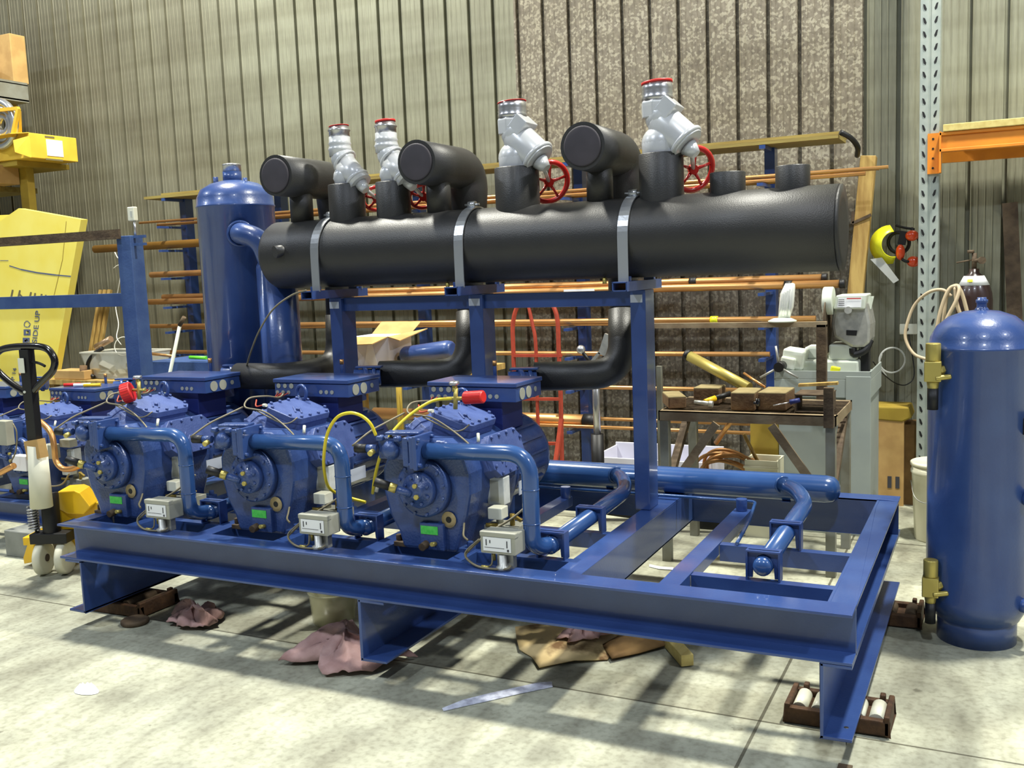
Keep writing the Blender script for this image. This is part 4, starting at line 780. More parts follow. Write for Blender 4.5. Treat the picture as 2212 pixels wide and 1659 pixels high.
b = MB(); [b.add(A([(1811, y), (1811, y-1.2), (1824, y-1.4), (1824, y-.2)], h-.036), [(0, 1, 2, 3)]) for y in (648, 652, 656, 660)]; b.build('text_line', 'ink', pl)
b = MB(); P = A([(1828, 724), (1828, 713), (1852, 714), (1850, 725)], h-.004); b.add(P, [(0, 1, 2, 3)]); b.build('vent_slot', 'black', t); MB().cyl(q_(1832, 670, .05), q_(1832, 670, .07), .022, None, 16).build('round_knob', 'zinc', t)
b = MB(); b.add(A([(1873, 640), (1888, 640), (1882, 668), (1876, 666)], h+.1), [(0, 1, 2, 3)]); b.build('side_plate', 'cream', t, solid=.01)
b = MB(); c = q_(1779, 650, .12); b.cyl(c, c+V(.06, 0, 0), .085, None, 28); bl = b.build('blade_guard', 'cream', t, .006); c2_ = c+V(.02, .0, -.15); MB().cyl(c2_, c2_+V(.005, 0, 0), .17, None, 40).build('saw_blade', 'rust', t)
b = MB(); b.tube(spl([q_(1880, 735, .15), q_(1868, 757, .12), q_(1845, 765, .12), q_(1842, 752, .12)], 5), .022, 10); b.box(q_(1850, 760).x, q_(1868, 760).x, SY+.2, SY+.3, z0, q_(1855, 755).z); b.build('pivot_arm', 'black', t, .004)
tag(MB().obox(q_(1803, 803, -.01)+V(0, .03, .01), (.055, .03, .035), 0, .2, 0).build('yellow_clip', 'yellowbright', None, .006), 'small bright yellow clip on the edge of the saw tray', 'clip')
# tubs, coil, boards under the bench
t = thing('white_crate', 'low pale white plastic crate behind the right blue post', 'crate', (-2.0, 6.35, 0)); x0, x1 = at(1306, 962, Y=6.3).x, at(1545, 962, Y=6.3).x; zz = at(1430, 960, Y=6.5).z
b = MB(); b.box(x0, x1, 6.2, 6.215, 0, zz-.05); b.box(x0, x1, 6.515, 6.53, 0, zz); b.box(x0, x0+.012, 6.2, 6.53, 0, zz-.02); b.box(x1-.012, x1, 6.2, 6.53, 0, zz-.02); b.box(x0, x1, 6.2, 6.53, 0, .02); b.build('crate_body', 'tub', t, .003)
b = MB(); c = at(1565, 997, Y=6.0); rnd = random.Random(5)
for k in range(7):
    R = .15+.02*(k % 4); b.torus(c+V(rnd.uniform(-.02, .04), .02*k, -.09+rnd.uniform(-.01, .02)), (rnd.uniform(-.3, .3), 1, rnd.uniform(.5, 1.1)), R, .011, 40, 8)
o = tag(b.build('copper_coil', 'copperold'), 'tangled coil of old copper tubing under the workbench', 'coil')
c = V(c.x, 6.1, 0); tag(MB().box(c.x-.2, c.x+.2, 5.98, 6.17, 0, .20).build('black_crate', 'black', None, .01), 'black crate under the copper coil below the bench', 'crate')
t = thing('square_bucket', 'white square bucket with a stick in it left of the grey cabinet', 'bucket', at(1645, 1035, Y=5.95)); a, c = at(1612, 990, Y=5.95), at(1683, 1000, Y=5.95)
b = MB(); ztop = a.z; b.box(a.x, c.x, 5.9, 5.91, 0, ztop); b.box(a.x, c.x, 6.09, 6.1, 0, ztop); b.box(a.x, a.x+.01, 5.9, 6.1, 0, ztop); b.box(c.x-.01, c.x, 5.9, 6.1, 0, ztop); b.box(a.x-.006, c.x+.006, 5.892, 5.9, ztop-.05, ztop-.035); b.box(a.x, c.x, 5.9, 6.1, 0, .01); b.build('bucket_body', 'bucket', t, .003)
tag(MB().cyl(at(1607, 938, Y=5.98), at(1640, 1003, Y=6.0), .011, None, 10).build('wooden_stick', 'timber'), 'thin wooden stick leaning in the white square bucket', 'stick')
a, c = at(1622, 900, Y=6.3), at(1683, 1060, Y=6.3); tag(MB().box(a.x, c.x-.0, 6.28, 6.31, 0, a.z).build('olive_board', 'cardolive'), 'plain mustard board standing behind the square bucket', 'board')
# ---------------------------------------------------------------- right-hand wall side
t = thing('rack_upright', 'grey perforated steel rack upright rising past the top of photo', 'rack upright', (-.41, 6.9, 0))
b = MB(); x0, x1 = -.475, -.352; xm = (x0+x1)/2; vs = []
b.prism([(x0, 6.9), (x0+.004, 6.88), (xm-.008, 6.87), (xm-.004, 6.876), (xm+.004, 6.876), (xm+.008, 6.87), (x1-.004, 6.88), (x1, 6.9), (x1, 6.98), (x0, 6.98)], (0, 0, 0), (1, 0, 0), (0, 1, 0), (0, 0, 5.2))
b.slot(1)
for k in range(62):
    z = .1+k*.0815
    for s in (-1, 1):
        cx_ = xm+s*.032; y = 6.8745; b.prism([(s*.012, .022), (s*.001, .018), (-s*.010, -.010), (-s*.006, -.022), (s*.006, -.010)], (cx_, y, z), (1, 0, 0), (0, 0, 1), (0, -.002, 0))
b.build('post', ['galv', 'black'], t)
t = thing('rack_beam', 'orange pallet rack beam hooked on the grey perforated upright', 'rack beam', (.1, 6.84, 2.29)); zt_, zb_ = 2.42, 2.30
b = MB(); b.box(-.352, 1.6, 6.80, 6.85, zb_, zt_); b.box(-.352, 1.6, 6.79, 6.80, zb_, zb_+.02); b.box(-.352, 1.6, 6.79, 6.80, zt_-.02, zt_); b.build('beam', 'orange', t, .003)
b = MB(); b.box(-.422, -.340, 6.855, 6.868, 2.175, 2.425); b.box(-.352, -.340, 6.79, 6.868, 2.175, 2.425) ; b.slot(1); [b.cyl((-.39, 6.853, z), (-.39, 6.8555, z), .007, None, 8) for z in (2.21, 2.27, 2.33, 2.39)]; b.build('end_connector', ['orange', 'black'], t)
for x in (-.25, .35): MB().box(x, x+.04, 6.85, 7.13, 2.39, 2.4205).build('cross_bar', 'orange', t)
tag(MB().box(-.352, 1.6, 7.13, 7.17, 2.26, 2.42).build('rear_rack_beam', 'orange'), 'rear orange rack beam close to the wall under the boards', 'rack beam')
for k in range(4): tag(MB().box(-.33+k*.001, 1.6, 6.78+k*.10, 6.87+k*.10, 2.421, 2.465).build('deck_board', 'pine', None, .004), ['front', 'second', 'third', 'rearmost'][k]+' pale timber deck board laid on the orange beams', 'board', 'deck boards on the orange rack')
t = thing('leaning_timber', 'tall pale timber post leaning on the wall left of the yellow face shield', 'timber', (-.8, 7.1, 0)); b = MB(); a = at(1877, 338, Y=7.15); b.beam((a.x-.19, 6.98, 0), (a.x, 7.15, a.z), .10, .09, (0, 1, 0)); b.build('plank', 'timber', t, .004)
b = MB(); m_ = V(a.x-.035, 7.12, a.z*.82); b.beam(m_+V(-.06, -.05, -.02), m_+V(.06, -.05, .03), .01, .02); b.beam(m_+V(-.06, -.05, -.02), m_+V(-.055, -.05, .06), .01, .02); b.build('metal_strap', 'rust', t)
tag(MB().beam((.16, 6.95, 0), (.05, 7.2, 1.98), .09, .03, (0, 1, 0)).build('brown_plank', 'rust'), 'dark brown plank leaning on the wall above the receiver tank', 'plank')
t = thing('face_shield', 'yellow-browed face shield hanging on the wall beside grey upright', 'face shield', at(1925, 540, Y=7.1)); c = at(1930, 528, Y=7.12)
b = MB(); vs = []; n = 16
for k in range(n+1):
    g = .5*PI+(1.05*PI)*k/n; w = .055*math.sin(PI*(.12+.8*k/n))+.014; d = V(math.cos(g), 0, math.sin(g)); vs += [c+d*.128+V(-.02, -.02, 0), c+d*.128+d*-.045+V(.0+w*.3, -.03-w*1.6, 0)]
b.add(vs, [(2*k, 2*k+2, 2*k+3, 2*k+1) for k in range(n)], True); b.build('brow_guard', 'yellowbright', t, solid=.004)
b = MB(); P = A([(1880, 560), (1905, 556), (1942, 605), (1930, 612)], 7.02); b.add(P, [(0, 1, 2, 3)]); b.build('visor', 'clear', t, solid=.002)
b = MB(); b.torus(c+V(.03, .03, .01), (.3, 1, .2), .07, .012, 24, 8); b.obox(c+V(.06, -.02, .04), (.05, .02, .09), 0, .2, 0); b.build('headband', 'black', t)
t = thing('ear_defenders', 'orange ear defenders hanging between face shield and grey upright', 'ear muffs', at(1965, 530, Y=7.05))
for (x, y, rz) in ((1970, 509, .5), (1945, 545, 0), (1973, 565, 1.4)):
    p = at(x, y, Y=7.08); MB().sph(p, .042, (1.0 if rz else .7, .7, .85 if rz else 1.25), 20).build('cup', 'earmuff', t)
b = MB(); b.tube(spl([at(1968, 492, Y=7.1), at(1985, 520, Y=7.1), at(1985, 560, Y=7.1), at(1960, 565, Y=7.06), at(1948, 560, Y=7.06)], 5), .010, 8); b.tube(spl([at(1935, 487, Y=7.15), at(1955, 492, Y=7.12), at(1975, 495, Y=7.1)], 4), .008, 8); b.build('headband', 'black', t)
gx, gy = -.142, 6.72; t = thing('gas_cylinder', 'dark brown gas cylinder with pale shoulder label behind the blue receiver tank', 'gas cylinder', (gx, gy, 0))
b = MB(); b.lathe((gx, gy, 0), (0, 0, 1), [(.10, 0), (.108, .02), (.108, 1.38), (.102, 1.43), (.085, 1.48), (.055, 1.53), (.03, 1.55), (.028, 1.575)], 36); b.build('shell', 'gas', t); MB().lathe((gx, gy, 0), (0, 0, 1), [(.0885, 1.475), (.0575, 1.532)], 36).build('shoulder_label', 'label', t)
MB().obox((gx-.02, gy-.078, 1.505), (.03, .003, .022), -.9, 0, 0).build('yellow_diamond', 'yellowbright', t)
b = MB(); b.cyl((gx, gy, 1.57), (gx, gy, 1.67), .014, None, 12); b.cyl((gx-.01, gy, 1.62), (gx+.05, gy-.02, 1.63), .012, None, 10); b.cyl((gx+.04, gy-.03, 1.625), (gx+.045, gy-.05, 1.625), .022, None, 16); b.cyl((gx-.02, gy, 1.67), (gx-.02, gy, 1.69), .02, None, 8); b.tube([(gx-.01, gy, 1.63), (gx-.10, gy-.02, 1.615)], .005, 6); b.build('valve', 'rust', t)
b = MB(); H = lambda *p: spl([at(x, y, Y=Y) for x, y, Y in p], 7)
b.tube(H((2005, 777, 6.6), (1975, 765, 6.62), (1957, 735, 6.65), (1958, 705, 6.66), (1975, 660, 6.66), (2005, 632, 6.62), (2035, 626, 6.6), (2055, 640, 6.6)), .010, 8)
b.tube(H((2020, 730, 6.5), (2032, 670, 6.5), (2050, 625, 6.5), (2068, 620, 6.5), (2080, 640, 6.5), (2095, 700, 6.5), (2105, 760, 6.5)), .011, 8); b.tube(H((2032, 735, 6.46), (2045, 690, 6.46), (2065, 650, 6.46), (2072, 622, 6.48), (2060, 618, 6.52), (2045, 640, 6.55), (2035, 720, 6.55)), .011, 8); b.tube(H((2062, 620, 6.5), (2068, 660, 6.5), (2090, 720, 6.5), (2100, 770, 6.5)), .011, 8)
tag(b.build('welding_hose', 'hose'), 'loops of beige hose hung behind the top of receiver tank', 'hose')
t = thing('wall_socket', 'white wall socket on the sheeting left of the grey upright', 'socket', at(1962, 711, Y=7.24)); p = at(1962, 711, Y=7.24); MB().box(p.x-.055, p.x+.055, 7.225, 7.27, p.z-.035, p.z+.035).build('cover', 'plastic_w', t, .004); MB().cyl((p.x-.01, 7.222, p.z), (p.x-.01, 7.226, p.z), .014, None, 12).build('socket_hole', 'black', t)
b = MB(); b.torus(at(1927, 778, Y=7.1), (.4, -1, 0), .085, .006, 32, 8); b.tube(H((1905, 765, 7.1), (1900, 790, 7.1), (1915, 812, 7.12)), .005, 6); tag(b.build('clear_hose_loop', 'clear'), 'loop of clear tubing hanging on the wall right of the saw', 'tubing')
b = MB(); b.tube(H((1885, 780, 6.9), (1905, 805, 7.0), (1935, 828, 7.1), (1960, 830, 7.15), (1975, 805, 7.18), (1963, 722, 7.22)), .004, 6); tag(b.build('black_power_cord', 'black'), 'thin black power cord sagging below the wall socket', 'cord')
t = thing('waste_carton', 'tall brown cardboard carton with a plastic liner right of grey cabinet', 'carton', at(1920, 1066, Z=0)); a = at(1884, 1000, Y=6.95); c = at(1952, 1000, Y=6.95); zt2 = at(1915, 885, Y=6.95).z
b = MB(); b.box(a.x, c.x, 6.95, 7.2, 0, zt2); b.build('carton_body', 'cardboard', t); b = MB(); b.prism([(0, 0), (c.x-a.x, 0), (c.x-a.x+.03, .0), (c.x-a.x+.05, -.07), (c.x-a.x-.01, -.10), (0, -.09)], (a.x, 6.945, zt2+.02), (1, 0, 0), (0, 0, 1), (0, .26, 0)); b.build('liner_fold', 'cardolive', t, .01)
b = MB(); [b.box(c.x-.10+k*.05, c.x-.075+k*.05, 6.947, 6.9495, .12, .2) for k in range(2)]; b.build('printed_mark', 'ink', t)
a = at(1955, 930, Y=7.05); tag(MB().box(a.x, a.x+.12, 7.0, 7.22, 0, a.z+.05).build('narrow_carton', 'carddark'), 'narrow dark brown carton standing right of the tall lined carton', 'carton')
bx, by = -.30, 6.20; zt3 = at(1960, 1000, Y=6.1).z; t = thing('paint_bucket', 'round dirty white lidded bucket beside the receiver tank', 'bucket', (bx, by, 0))
b = MB(); b.lathe((bx, by, 0), (0, 0, 1), [(.128, 0), (.132, .006), (.150, zt3-.07), (.156, zt3-.065), (.156, zt3-.05), (.151, zt3-.045), (.152, zt3-.02)], 40); b.build('bucket_body', 'bucket', t)
MB().lathe((bx, by, zt3-.022), (0, 0, 1), [(.158, 0), (.158, .018), (.15, .022), (.146, .012), (0, .012)], 40).build('lid', 'bucket', t)
b = MB(); b.tube(spl([(bx-.152, by-.02, zt3-.12), (bx-.12, by-.12, zt3-.20), (bx-.04, by-.155, zt3-.22), (bx+.08, by-.14, zt3-.16), (bx+.15, by-.03, zt3-.12)], 6), .003, 6); b.build('bail_handle', 'zinc', t)
# ---------------------------------------------------------------- far-left skid, bench and stock
t = thing('second_skid', 'blue skid frame at far left carrying another pair of compressors', 'skid', (-6.4, 4.9, .16))
b = MB(); chan_x(b, -8.2, -4.95, 4.26, -1, .17, .304, .08); b.build('front_beam', 'blue', t); b = MB(); chan_x(b, -8.2, -4.95, 5.55, 1, .17, .304, .08); b.build('rear_beam', 'blue', t)
for x in (-4.96, -5.95, -6.9): b = MB(); b.box(x-.08, x, 4.27, 5.55, .17, .302); b.build('cross_member', 'blue', t)
for y in (4.38, 4.81): MB().box(-8.0, -5.05, y, y+.05, .302, .309).build('mounting_rail', 'blue', t)
for k, x in enumerate((-7.6, -5.62)): tag(MB().box(x, x+.35, 4.02, 5.5, 0, .168).build('concrete_bearer', 'conc', None, .006), ['grey concrete bearer under the far-left skid, cut by the photo edge', 'grey concrete bearer under the far-left skid beside pallet truck'][k], 'bearer')
t = thing('steel_portal', 'grey-blue steel post and rails standing behind the left skid', 'frame', (-5.76, 5.36, 0))
b = MB(); b.box(-5.83, -5.69, 5.30, 5.42, .0, 2.03); b.build('post', 'greyblue', t, .004); MB().box(-8.9, -5.83, 5.31, 5.39, 1.515, 1.613).build('rail', 'greyblue', t, .003)
b = MB(); b.box(-8.9, -5.78, 5.28, 5.30, 2.01, 2.08); b.box(-8.9, -5.78, 5.25, 5.28, 2.01, 2.025); b.build('angle_iron', 'rust', t)
b = MB(); b.box(-5.69, -5.58, 5.33, 5.35, 1.955, 1.975); b.box(-5.69, -5.58, 5.33, 5.35, 2.01, 2.03); b.build('hook_bar', 'greyblue', t)
p = at(287, 462, Y=5.35); t = thing('pendant_switch', 'small cream pendant switch standing above the grey-blue post', 'switch', p); MB().box(p.x-.035, p.x+.03, 5.33, 5.37, p.z-.05, p.z+.05).build('switch_body', 'plastic_w', t, .006); MB().box(p.x-.005, p.x+.018, 5.326, 5.33, p.z-.025, p.z+.02).build('button', 'clear', t); MB().cyl((p.x+.01, 5.35, 2.03), (p.x+.01, 5.35, p.z-.05), .010, None, 8).build('stem', 'steel', t)
# copper suction bend on far compressor
b = MB(); b.tube(spl([at(75, 905, Y=4.18), at(92, 915, Y=4.17), at(110, 935, Y=4.16), at(117, 965, Y=4.15), at(121, 995, Y=4.15), at(135, 1012, Y=4.15), at(155, 1013, Y=4.15), at(173, 1006, Y=4.15)], 6), .018, 14); tag(b.build('copper_bend', 'copper'), 'bent bright copper pipe on the far left compressor beside pallet truck', 'pipe')
b = MB(); b.tube(spl([at(0, 1022, Y=4.1), at(15, 1014, Y=4.1), at(30, 1006, Y=4.1)], 4), .02, 12); tag(b.build('copper_stub', 'copper'), 'short copper pipe at the left photo edge low on far skid', 'pipe')
for k, (x, y, w, h) in enumerate(((108, 975, .09, .09), (145, 957, .09, .05), (47, 1000, .13, .10), (8, 935, .10, .16))):
    p = at(x, y, Y=4.22); tag(MB().box(p.x-w/2, p.x+w/2, 4.20, 4.26, p.z-h/2, p.z+h/2).build('control_box', 'greybox' if k != 2 else 'label', None, .004), ['grey control box left of the copper bend on far skid', 'pair of pale plates right of the copper bend on far skid', 'white control box behind the pallet truck stem', 'grey box at the left photo edge on far skid'][k], 'control box')
b = MB(); b.tube(spl([at(95, 1040, Y=4.1), at(110, 1050, Y=4.1), at(135, 1045, Y=4.1), at(150, 1022, Y=4.1)], 5), .005, 6); b.tube(spl([at(28, 915, Y=4.1), at(36, 935, Y=4.1), at(34, 975, Y=4.1), at(22, 1000, Y=4.1)], 5), .005, 6); tag(b.build('grey_conduit', 'cable'), 'loose grey flexible conduits hanging in front of far-left compressors', 'cable')
# tools on far compressor box and table
p = at(195, 824, Y=4.70)
for k, (dx, m, lab) in enumerate(((0, 'redplastic', 'red-handled tool on the far compressor terminal box'), (.10, 'label', 'white tool on the far compressor terminal box'), (.2, 'yellow', 'yellow-handled tool on the far compressor terminal box'))):
    z = .31+.662+.012; tag(MB().cyl((-5.96+dx, 4.84, z), (-5.86+dx, 4.90, z), .012, None, 10).build('hand_tool', m), lab, 'hand tool')
t = thing('timber_bench', 'timber bench behind the grey-blue post carrying the clear tub', 'bench', (-6.6, 6.15, 0)); MB().box(-7.5, -6.26, 5.85, 6.5, .84, .88).build('top', 'timber', t)
for x in (-7.45, -6.34):
    for y in (5.9, 6.42): MB().box(x, x+.06, y, y+.06, 0, .84).build('leg', 'timber', t)
a = at(175, 762, Y=5.95); c = at(300, 765, Y=5.95); t = thing('clear_tub', 'clear plastic storage tub full of offcuts left of grey-blue post', 'tub', ((a.x+c.x)/2, 6.1, .88))
b = MB(); x0, x1, z1 = a.x, c.x, a.z; b.add([(x0+.04, 5.98, .885), (x1-.04, 5.98, .885), (x1-.04, 6.26, .885), (x0+.04, 6.26, .885), (x0, 5.94, z1), (x1, 5.94, z1), (x1, 6.3, z1), (x0, 6.3, z1)], [(0, 1, 2, 3), (0, 1, 5, 4), (1, 2, 6, 5), (2, 3, 7, 6), (3, 0, 4, 7)]); b.build('tub_body', 'clearbox', t, solid=.004)
b = MB(); [b.beam(*e, .018, .012) for e in (((x0, 5.94, z1), (x1, 5.94, z1)), ((x1, 5.94, z1), (x1, 6.3, z1)), ((x1, 6.3, z1), (x0, 6.3, z1)), ((x0, 6.3, z1), (x0, 5.94, z1)))]; b.build('rim', 'whitecord', t)
b = MB(); rnd = random.Random(9)
for k in range(9): p = V(x0+.1+rnd.random()*(x1-x0-.2), 6.02+rnd.random()*.2, .91+rnd.random()*.1); b.obox(p, (.12, .05, .04), rnd.random(), rnd.random(), rnd.random()*3)
tag(b.build('tub_contents', 'greybox'), 'jumble of pale offcuts heaped inside the clear tub', 'offcuts', None)['kind'] = 'stuff'
tag(MB().cyl(at(208, 750, Y=6.1), at(240, 732, Y=6.1), .028, None, 16).build('foil_tube', 'foil'), 'shiny copper-foil tube poking out of clear tub', 'tube')
b = MB(); b.tube(spl([at(222, 752, Y=5.98), at(203, 765, Y=5.96), at(190, 785, Y=5.95), at(192, 805, Y=5.95), at(203, 815, Y=5.95)], 6), .017, 10); tag(b.build('black_hose', 'black'), 'thick black hose curling over the left rim of clear tub', 'hose')
b = MB(); b.tube(spl([at(268, 540, Y=6.3), at(258, 610, Y=6.3), at(250, 660, Y=6.3), at(256, 700, Y=6.2), at(252, 728, Y=6.1), at(262, 745, Y=6.1)], 6), .004, 6); b.tube(spl([at(248, 545, Y=6.3), at(256, 558, Y=6.3), at(268, 548, Y=6.3)], 4), .005, 6); b.tube(spl([at(245, 580, Y=6.3), at(255, 573, Y=6.3), at(268, 575, Y=6.3), at(272, 595, Y=6.3)], 4), .004, 6); b.torus(at(266, 748, Y=6.1), (.3, -1, .2), .08, .004, 24, 6); tag(b.build('extension_lead', 'whitecord'), 'tangled white cord hanging above the clear tub by grey-blue post', 'cord')
a, c = at(122, 800, Y=5.9), at(190, 830, Y=5.9); tag(MB().box(a.x, c.x, 5.87, 6.05, .882, .96).build('brown_parcel', 'cardboard', None, .006), 'brown parcel on the timber bench left of the clear tub', 'parcel')
tag(MB().cyl(at(180, 815, Y=5.9), at(180, 790, Y=5.9), .03, None, 16).build('brown_can', 'woodend'), 'small brown can standing just left of the clear tub', 'can')
b = MB(); b.cyl(at(389, 700, Y=5.78), V(at(357, 797, Y=5.8).x-.32, 5.8, 0), .014, None, 10); b.slot(1).cyl(at(398, 685, Y=5.78), at(388, 703, Y=5.78), .017, None, 10); tag(b.build('broom_handle', ['cream', 'rust']), 'pale pole leaning between the grey-blue post and blue vessel', 'pole')
a = at(316, 787, Y=5.85); c = at(450, 787, Y=5.85); tag(MB().box(a.x, c.x, 5.85, 6.35, 0, at(430, 782, Y=5.85).z).build('blue_cabinet', 'greyblue', None, .004), 'low grey-blue cabinet between the grey-blue post and blue vessel', 'cabinet')
tag(MB().cyl(at(410, 772, Y=5.88), at(446, 773, Y=5.88), .014, None, 10).build('green_torch', 'lime'), 'bright green handled tool beside the blue vessel', 'tool')
b = MB(); b.cyl(at(325, 764, Y=5.9), at(378, 770, Y=5.9), .012, None, 8); tag(b.build('orange_rod', 'copper'), 'thin orange rod on the bench right of the grey-blue post', 'rod')
for k, x in enumerate((166, 172, 178)):
    a = at(x+14, 655, Y=6.75-k*.02); tag(MB().beam((a.x-.16, 6.6, 0), (a.x+.03, 6.95, a.z+.12), .035, .03, (0, 1, 0)).build('leaning_batten', 'timber'), ['left', 'middle', 'right'][k]+' of three slim timber battens leaning by the yellow board', 'batten', 'slim battens beside the yellow board')
# leaning boards
def slab(name, pts, Y, th, m, lab, cat, top=.0):
    P = [at(x, y, Y=Y) for x, y in pts]; P = [V(p.x, Y+top*(p.z), 0 if p.z < .5 else p.z) for p in P]; n = len(P); b = MB()
    b.add(P+[p+V(0, th, 0) for p in P], [tuple(range(n))[::-1], tuple(range(n, 2*n))]+[(i, (i+1) % n, n+(i+1) % n, n+i) for i in range(n)]); return tag(b.build(name, m), lab, cat)
fl = slab('yellow_board', [(40, 450), (175, 474), (153, 598), (108, 860), (104, 1000), (-190, 985), (-120, 560)], 6.0, .07, 'cardyellow', 'big pale yellow printed board leaning behind the pallet truck handle', 'board')
slab('yellow_board', [(-120, 470), (60, 462), (62, 985), (-120, 985)], 6.12, .05, 'cardyellow', 'second yellow board behind the printed one at the left photo edge', 'board')
def mark(name, polys, m):
    b = MB()
    for P in polys:
        Q = [at(x, y, Y=5.998) for x, y in P]; b.add(Q, [tuple(range(len(Q)))])
    return b.build(name, m, fl)
def ln(x0, y0, x1, y1, w=2.0):
    dx, dy = x1-x0, y1-y0; L = math.hypot(dx, dy); nx, ny = -dy/L*w, dx/L*w; return [(x0-nx, y0-ny), (x1-nx, y1-ny), (x1+nx, y1+ny), (x0+nx, y0+ny)]
mark('stroke_lettering', [ln(27.5, 626, 24, 642, 1.9), ln(24, 642, 37, 645, 1.5), ln(43, 627, 37, 652, 1.9), ln(41, 634, 52, 646, 1.6), ln(52, 646, 63, 648, 1.5), ln(67, 631, 63, 648, 1.9)]+[ln(x, y, x-4, y+22, 1.9) for x, y in ((76, 633), (90, 635), (99, 637), (113, 638.5), (122, 640), (136, 642))], 'inkbrown')
mark('pen_line', [ln(20, 574, 45, 582, 1.1), ln(45, 582, 80, 589, 1.5), ln(80, 589, 120, 594, 1.5), ln(120, 594, 153, 597, 1.3), ln(0, 563, 18, 563, .7)], 'inkblue'); mark('crease', [ln(143, 478, 135, 560, .5), ln(135, 560, 116, 640, .5)], 'cardolive')
mark('pictogram', [ln(55, 694, 61, 694, 1), ln(61, 695, 66, 701, 1), ln(65, 702, 61, 707, 1), ln(60, 707, 54, 706, 1), ln(53, 705, 52, 700, 1), ln(52, 699, 55, 695, 1)]+[ln(51, 718, 66, 718, 6.5), ln(49, 736, 64, 736, 6.5)], 'inkblue')
mark('pictogram_detail', [ln(56, 718, 62, 718, 2.4), ln(60, 714, 60, 722, 1), ln(53, 736, 60, 736, 2), ln(57, 732, 61, 740, .8)], 'cardyellow')
text_mesh('side_up_print', 'SIDE UP', .088, at(79, 742, Y=5.998), at(83, 700, Y=5.998)-at(78, 745, Y=5.998), at(70, 745, Y=5.998)-at(78, 745.5, Y=5.998), 'inkblue', fl)
text_mesh('number_print', 'P 14', .07, at(31, 822, Y=5.998), at(36, 795, Y=5.998)-at(31, 822, Y=5.998), at(20, 821, Y=5.998)-at(31, 822, Y=5.998), 'inkblue', fl)
# yellow stock shelf with cartons
SX = 6.3
t = thing('yellow_shelving', 'yellow stock shelving in the top left corner by the wall', 'shelving', (-8.6, 6.5, 0))
cx0 = at(52, 400, Y=6.55).x; MB().box(cx0-.06, cx0+.05, 6.55, 6.63, 0, 3.1).build('upright', 'cardolive', t, .003)
zs = at(30, 392, Y=6.3).z; MB().box(-11, -8.62, 6.2, 6.9, zs-.05, zs).build('shelf_board', 'timberx', t)
zp = at(30, 222, Y=6.3).z; MB().box(-11, -8.8, 6.25, 6.9, at(58, 215, Y=6.8).z-.05, at(58, 215, Y=6.8).z-.002).build('shelf_board', 'cardolive', t); MB().box(-9.9, -9.8, 6.55, 6.63, 0, 3.4).build('upright', 'cardolive', t)
XF = -7.98; a = at(62, 286, X=XF); c = at(165, 301, X=XF); za, zb = a.z, at(62, 340, X=XF).z
t2 = thing('labelled_carton', 'amber cardboard carton with white label jutting from the yellow shelving', 'carton', (XF-.2, (a.y+c.y)/2, zb)); w = c.y-a.y; b = MB(); b.box(XF-.5, XF, a.y, c.y, zb, za); b.build('carton_body', 'cardyellow2', t2, .006)
zc_ = (zb+za)/2; lb = MB().box(XF, XF+.004, a.y+w*.34, a.y+w*.68, zc_-.08, zc_+.07).build('white_label', 'paper_w', t2); MB().box(XF, XF+.003, a.y+w*.32, a.y+w*.52, zc_+.085, zc_+.10).build('printed_strip', 'inkbrown', t2); MB().box(XF, XF+.003, a.y+w*.3, a.y+w*.66, zc_-.12, zc_-.105).build('printed_strip', 'inkbrown', t2)
b = MB(); b.add([(XF, a.y, za), (XF-.45, a.y, za), (XF-.40, a.y-.15, za-.03), (XF-.06, a.y-.15, za-.02)], [(0, 1, 2, 3)]); b.add([(XF, a.y, za-.03), (XF, a.y, zb), (XF-.03, a.y-.14, zb+.04), (XF-.04, a.y-.14, za-.08)], [(0, 1, 2, 3)]); b.build('open_flap', 'cardyellow2', t2, solid=.005)
MB().box(-9.6, -8.2, a.y+.02, 6.95, zb-.05, zb-.002).build('shelf_board', 'cardolive', t)
a = at(0, 330, Y=6.4); c = at(55, 400, Y=6.4); tag(MB().box(a.x-.9, c.x-.25, 6.26, 6.54, zs, a.z-.12).build('brown_carton', 'cardboard', None, .006), 'large brown carton on the yellow shelf left of the labelled one', 'carton')
t = thing('coil_frame', 'yellow frame holding a coil of silver duct at the left edge', 'coil', at(10, 320, Y=6.3)); b = MB(); [b.beam(at(*p, Y=6.3), at(*q, Y=6.3), .03, .03) for p, q in (((-30, 240), (40, 234)), ((40, 234), (28, 292)), ((-30, 300), (28, 292)))]; b.add([at(40, 234, Y=6.3), at(46, 240, Y=6.5), at(48, 288, Y=6.5), at(28, 292, Y=6.3)], [(0, 1, 2, 3)]); b.build('frame', 'cardyellow2', t)
b = MB(); c = at(0, 268, Y=6.33); [b.torus(c+V(0, .02*k, 0), (0, 1, 0), .20-.06*k, .035, 28, 8) for k in range(3)]; b.build('silver_duct', 'alu', t)
a = at(0, 182, Y=6.3); c = at(58, 215, Y=6.3); c.x = -8.62; a.x = -9.0; c.z = at(58, 215, Y=6.8).z; a.z = c.z+.16; t = thing('pallet', 'weathered grey pallet above the coil at left photo edge', 'pallet', (a.x, 6.5, c.z)); b = MB(); b.box(a.x-.8, c.x, 6.3, 6.9, a.z-.01, a.z+.02); b.box(a.x-.8, c.x, 6.3, 6.9, c.z-.01, c.z+.015); b.box(c.x-.12, c.x, 6.3, 6.9, c.z, a.z); b.box(a.x-.5, a.x-.3, 6.3, 6.9, c.z, a.z); b.build('deck', 'benchgrey', t)
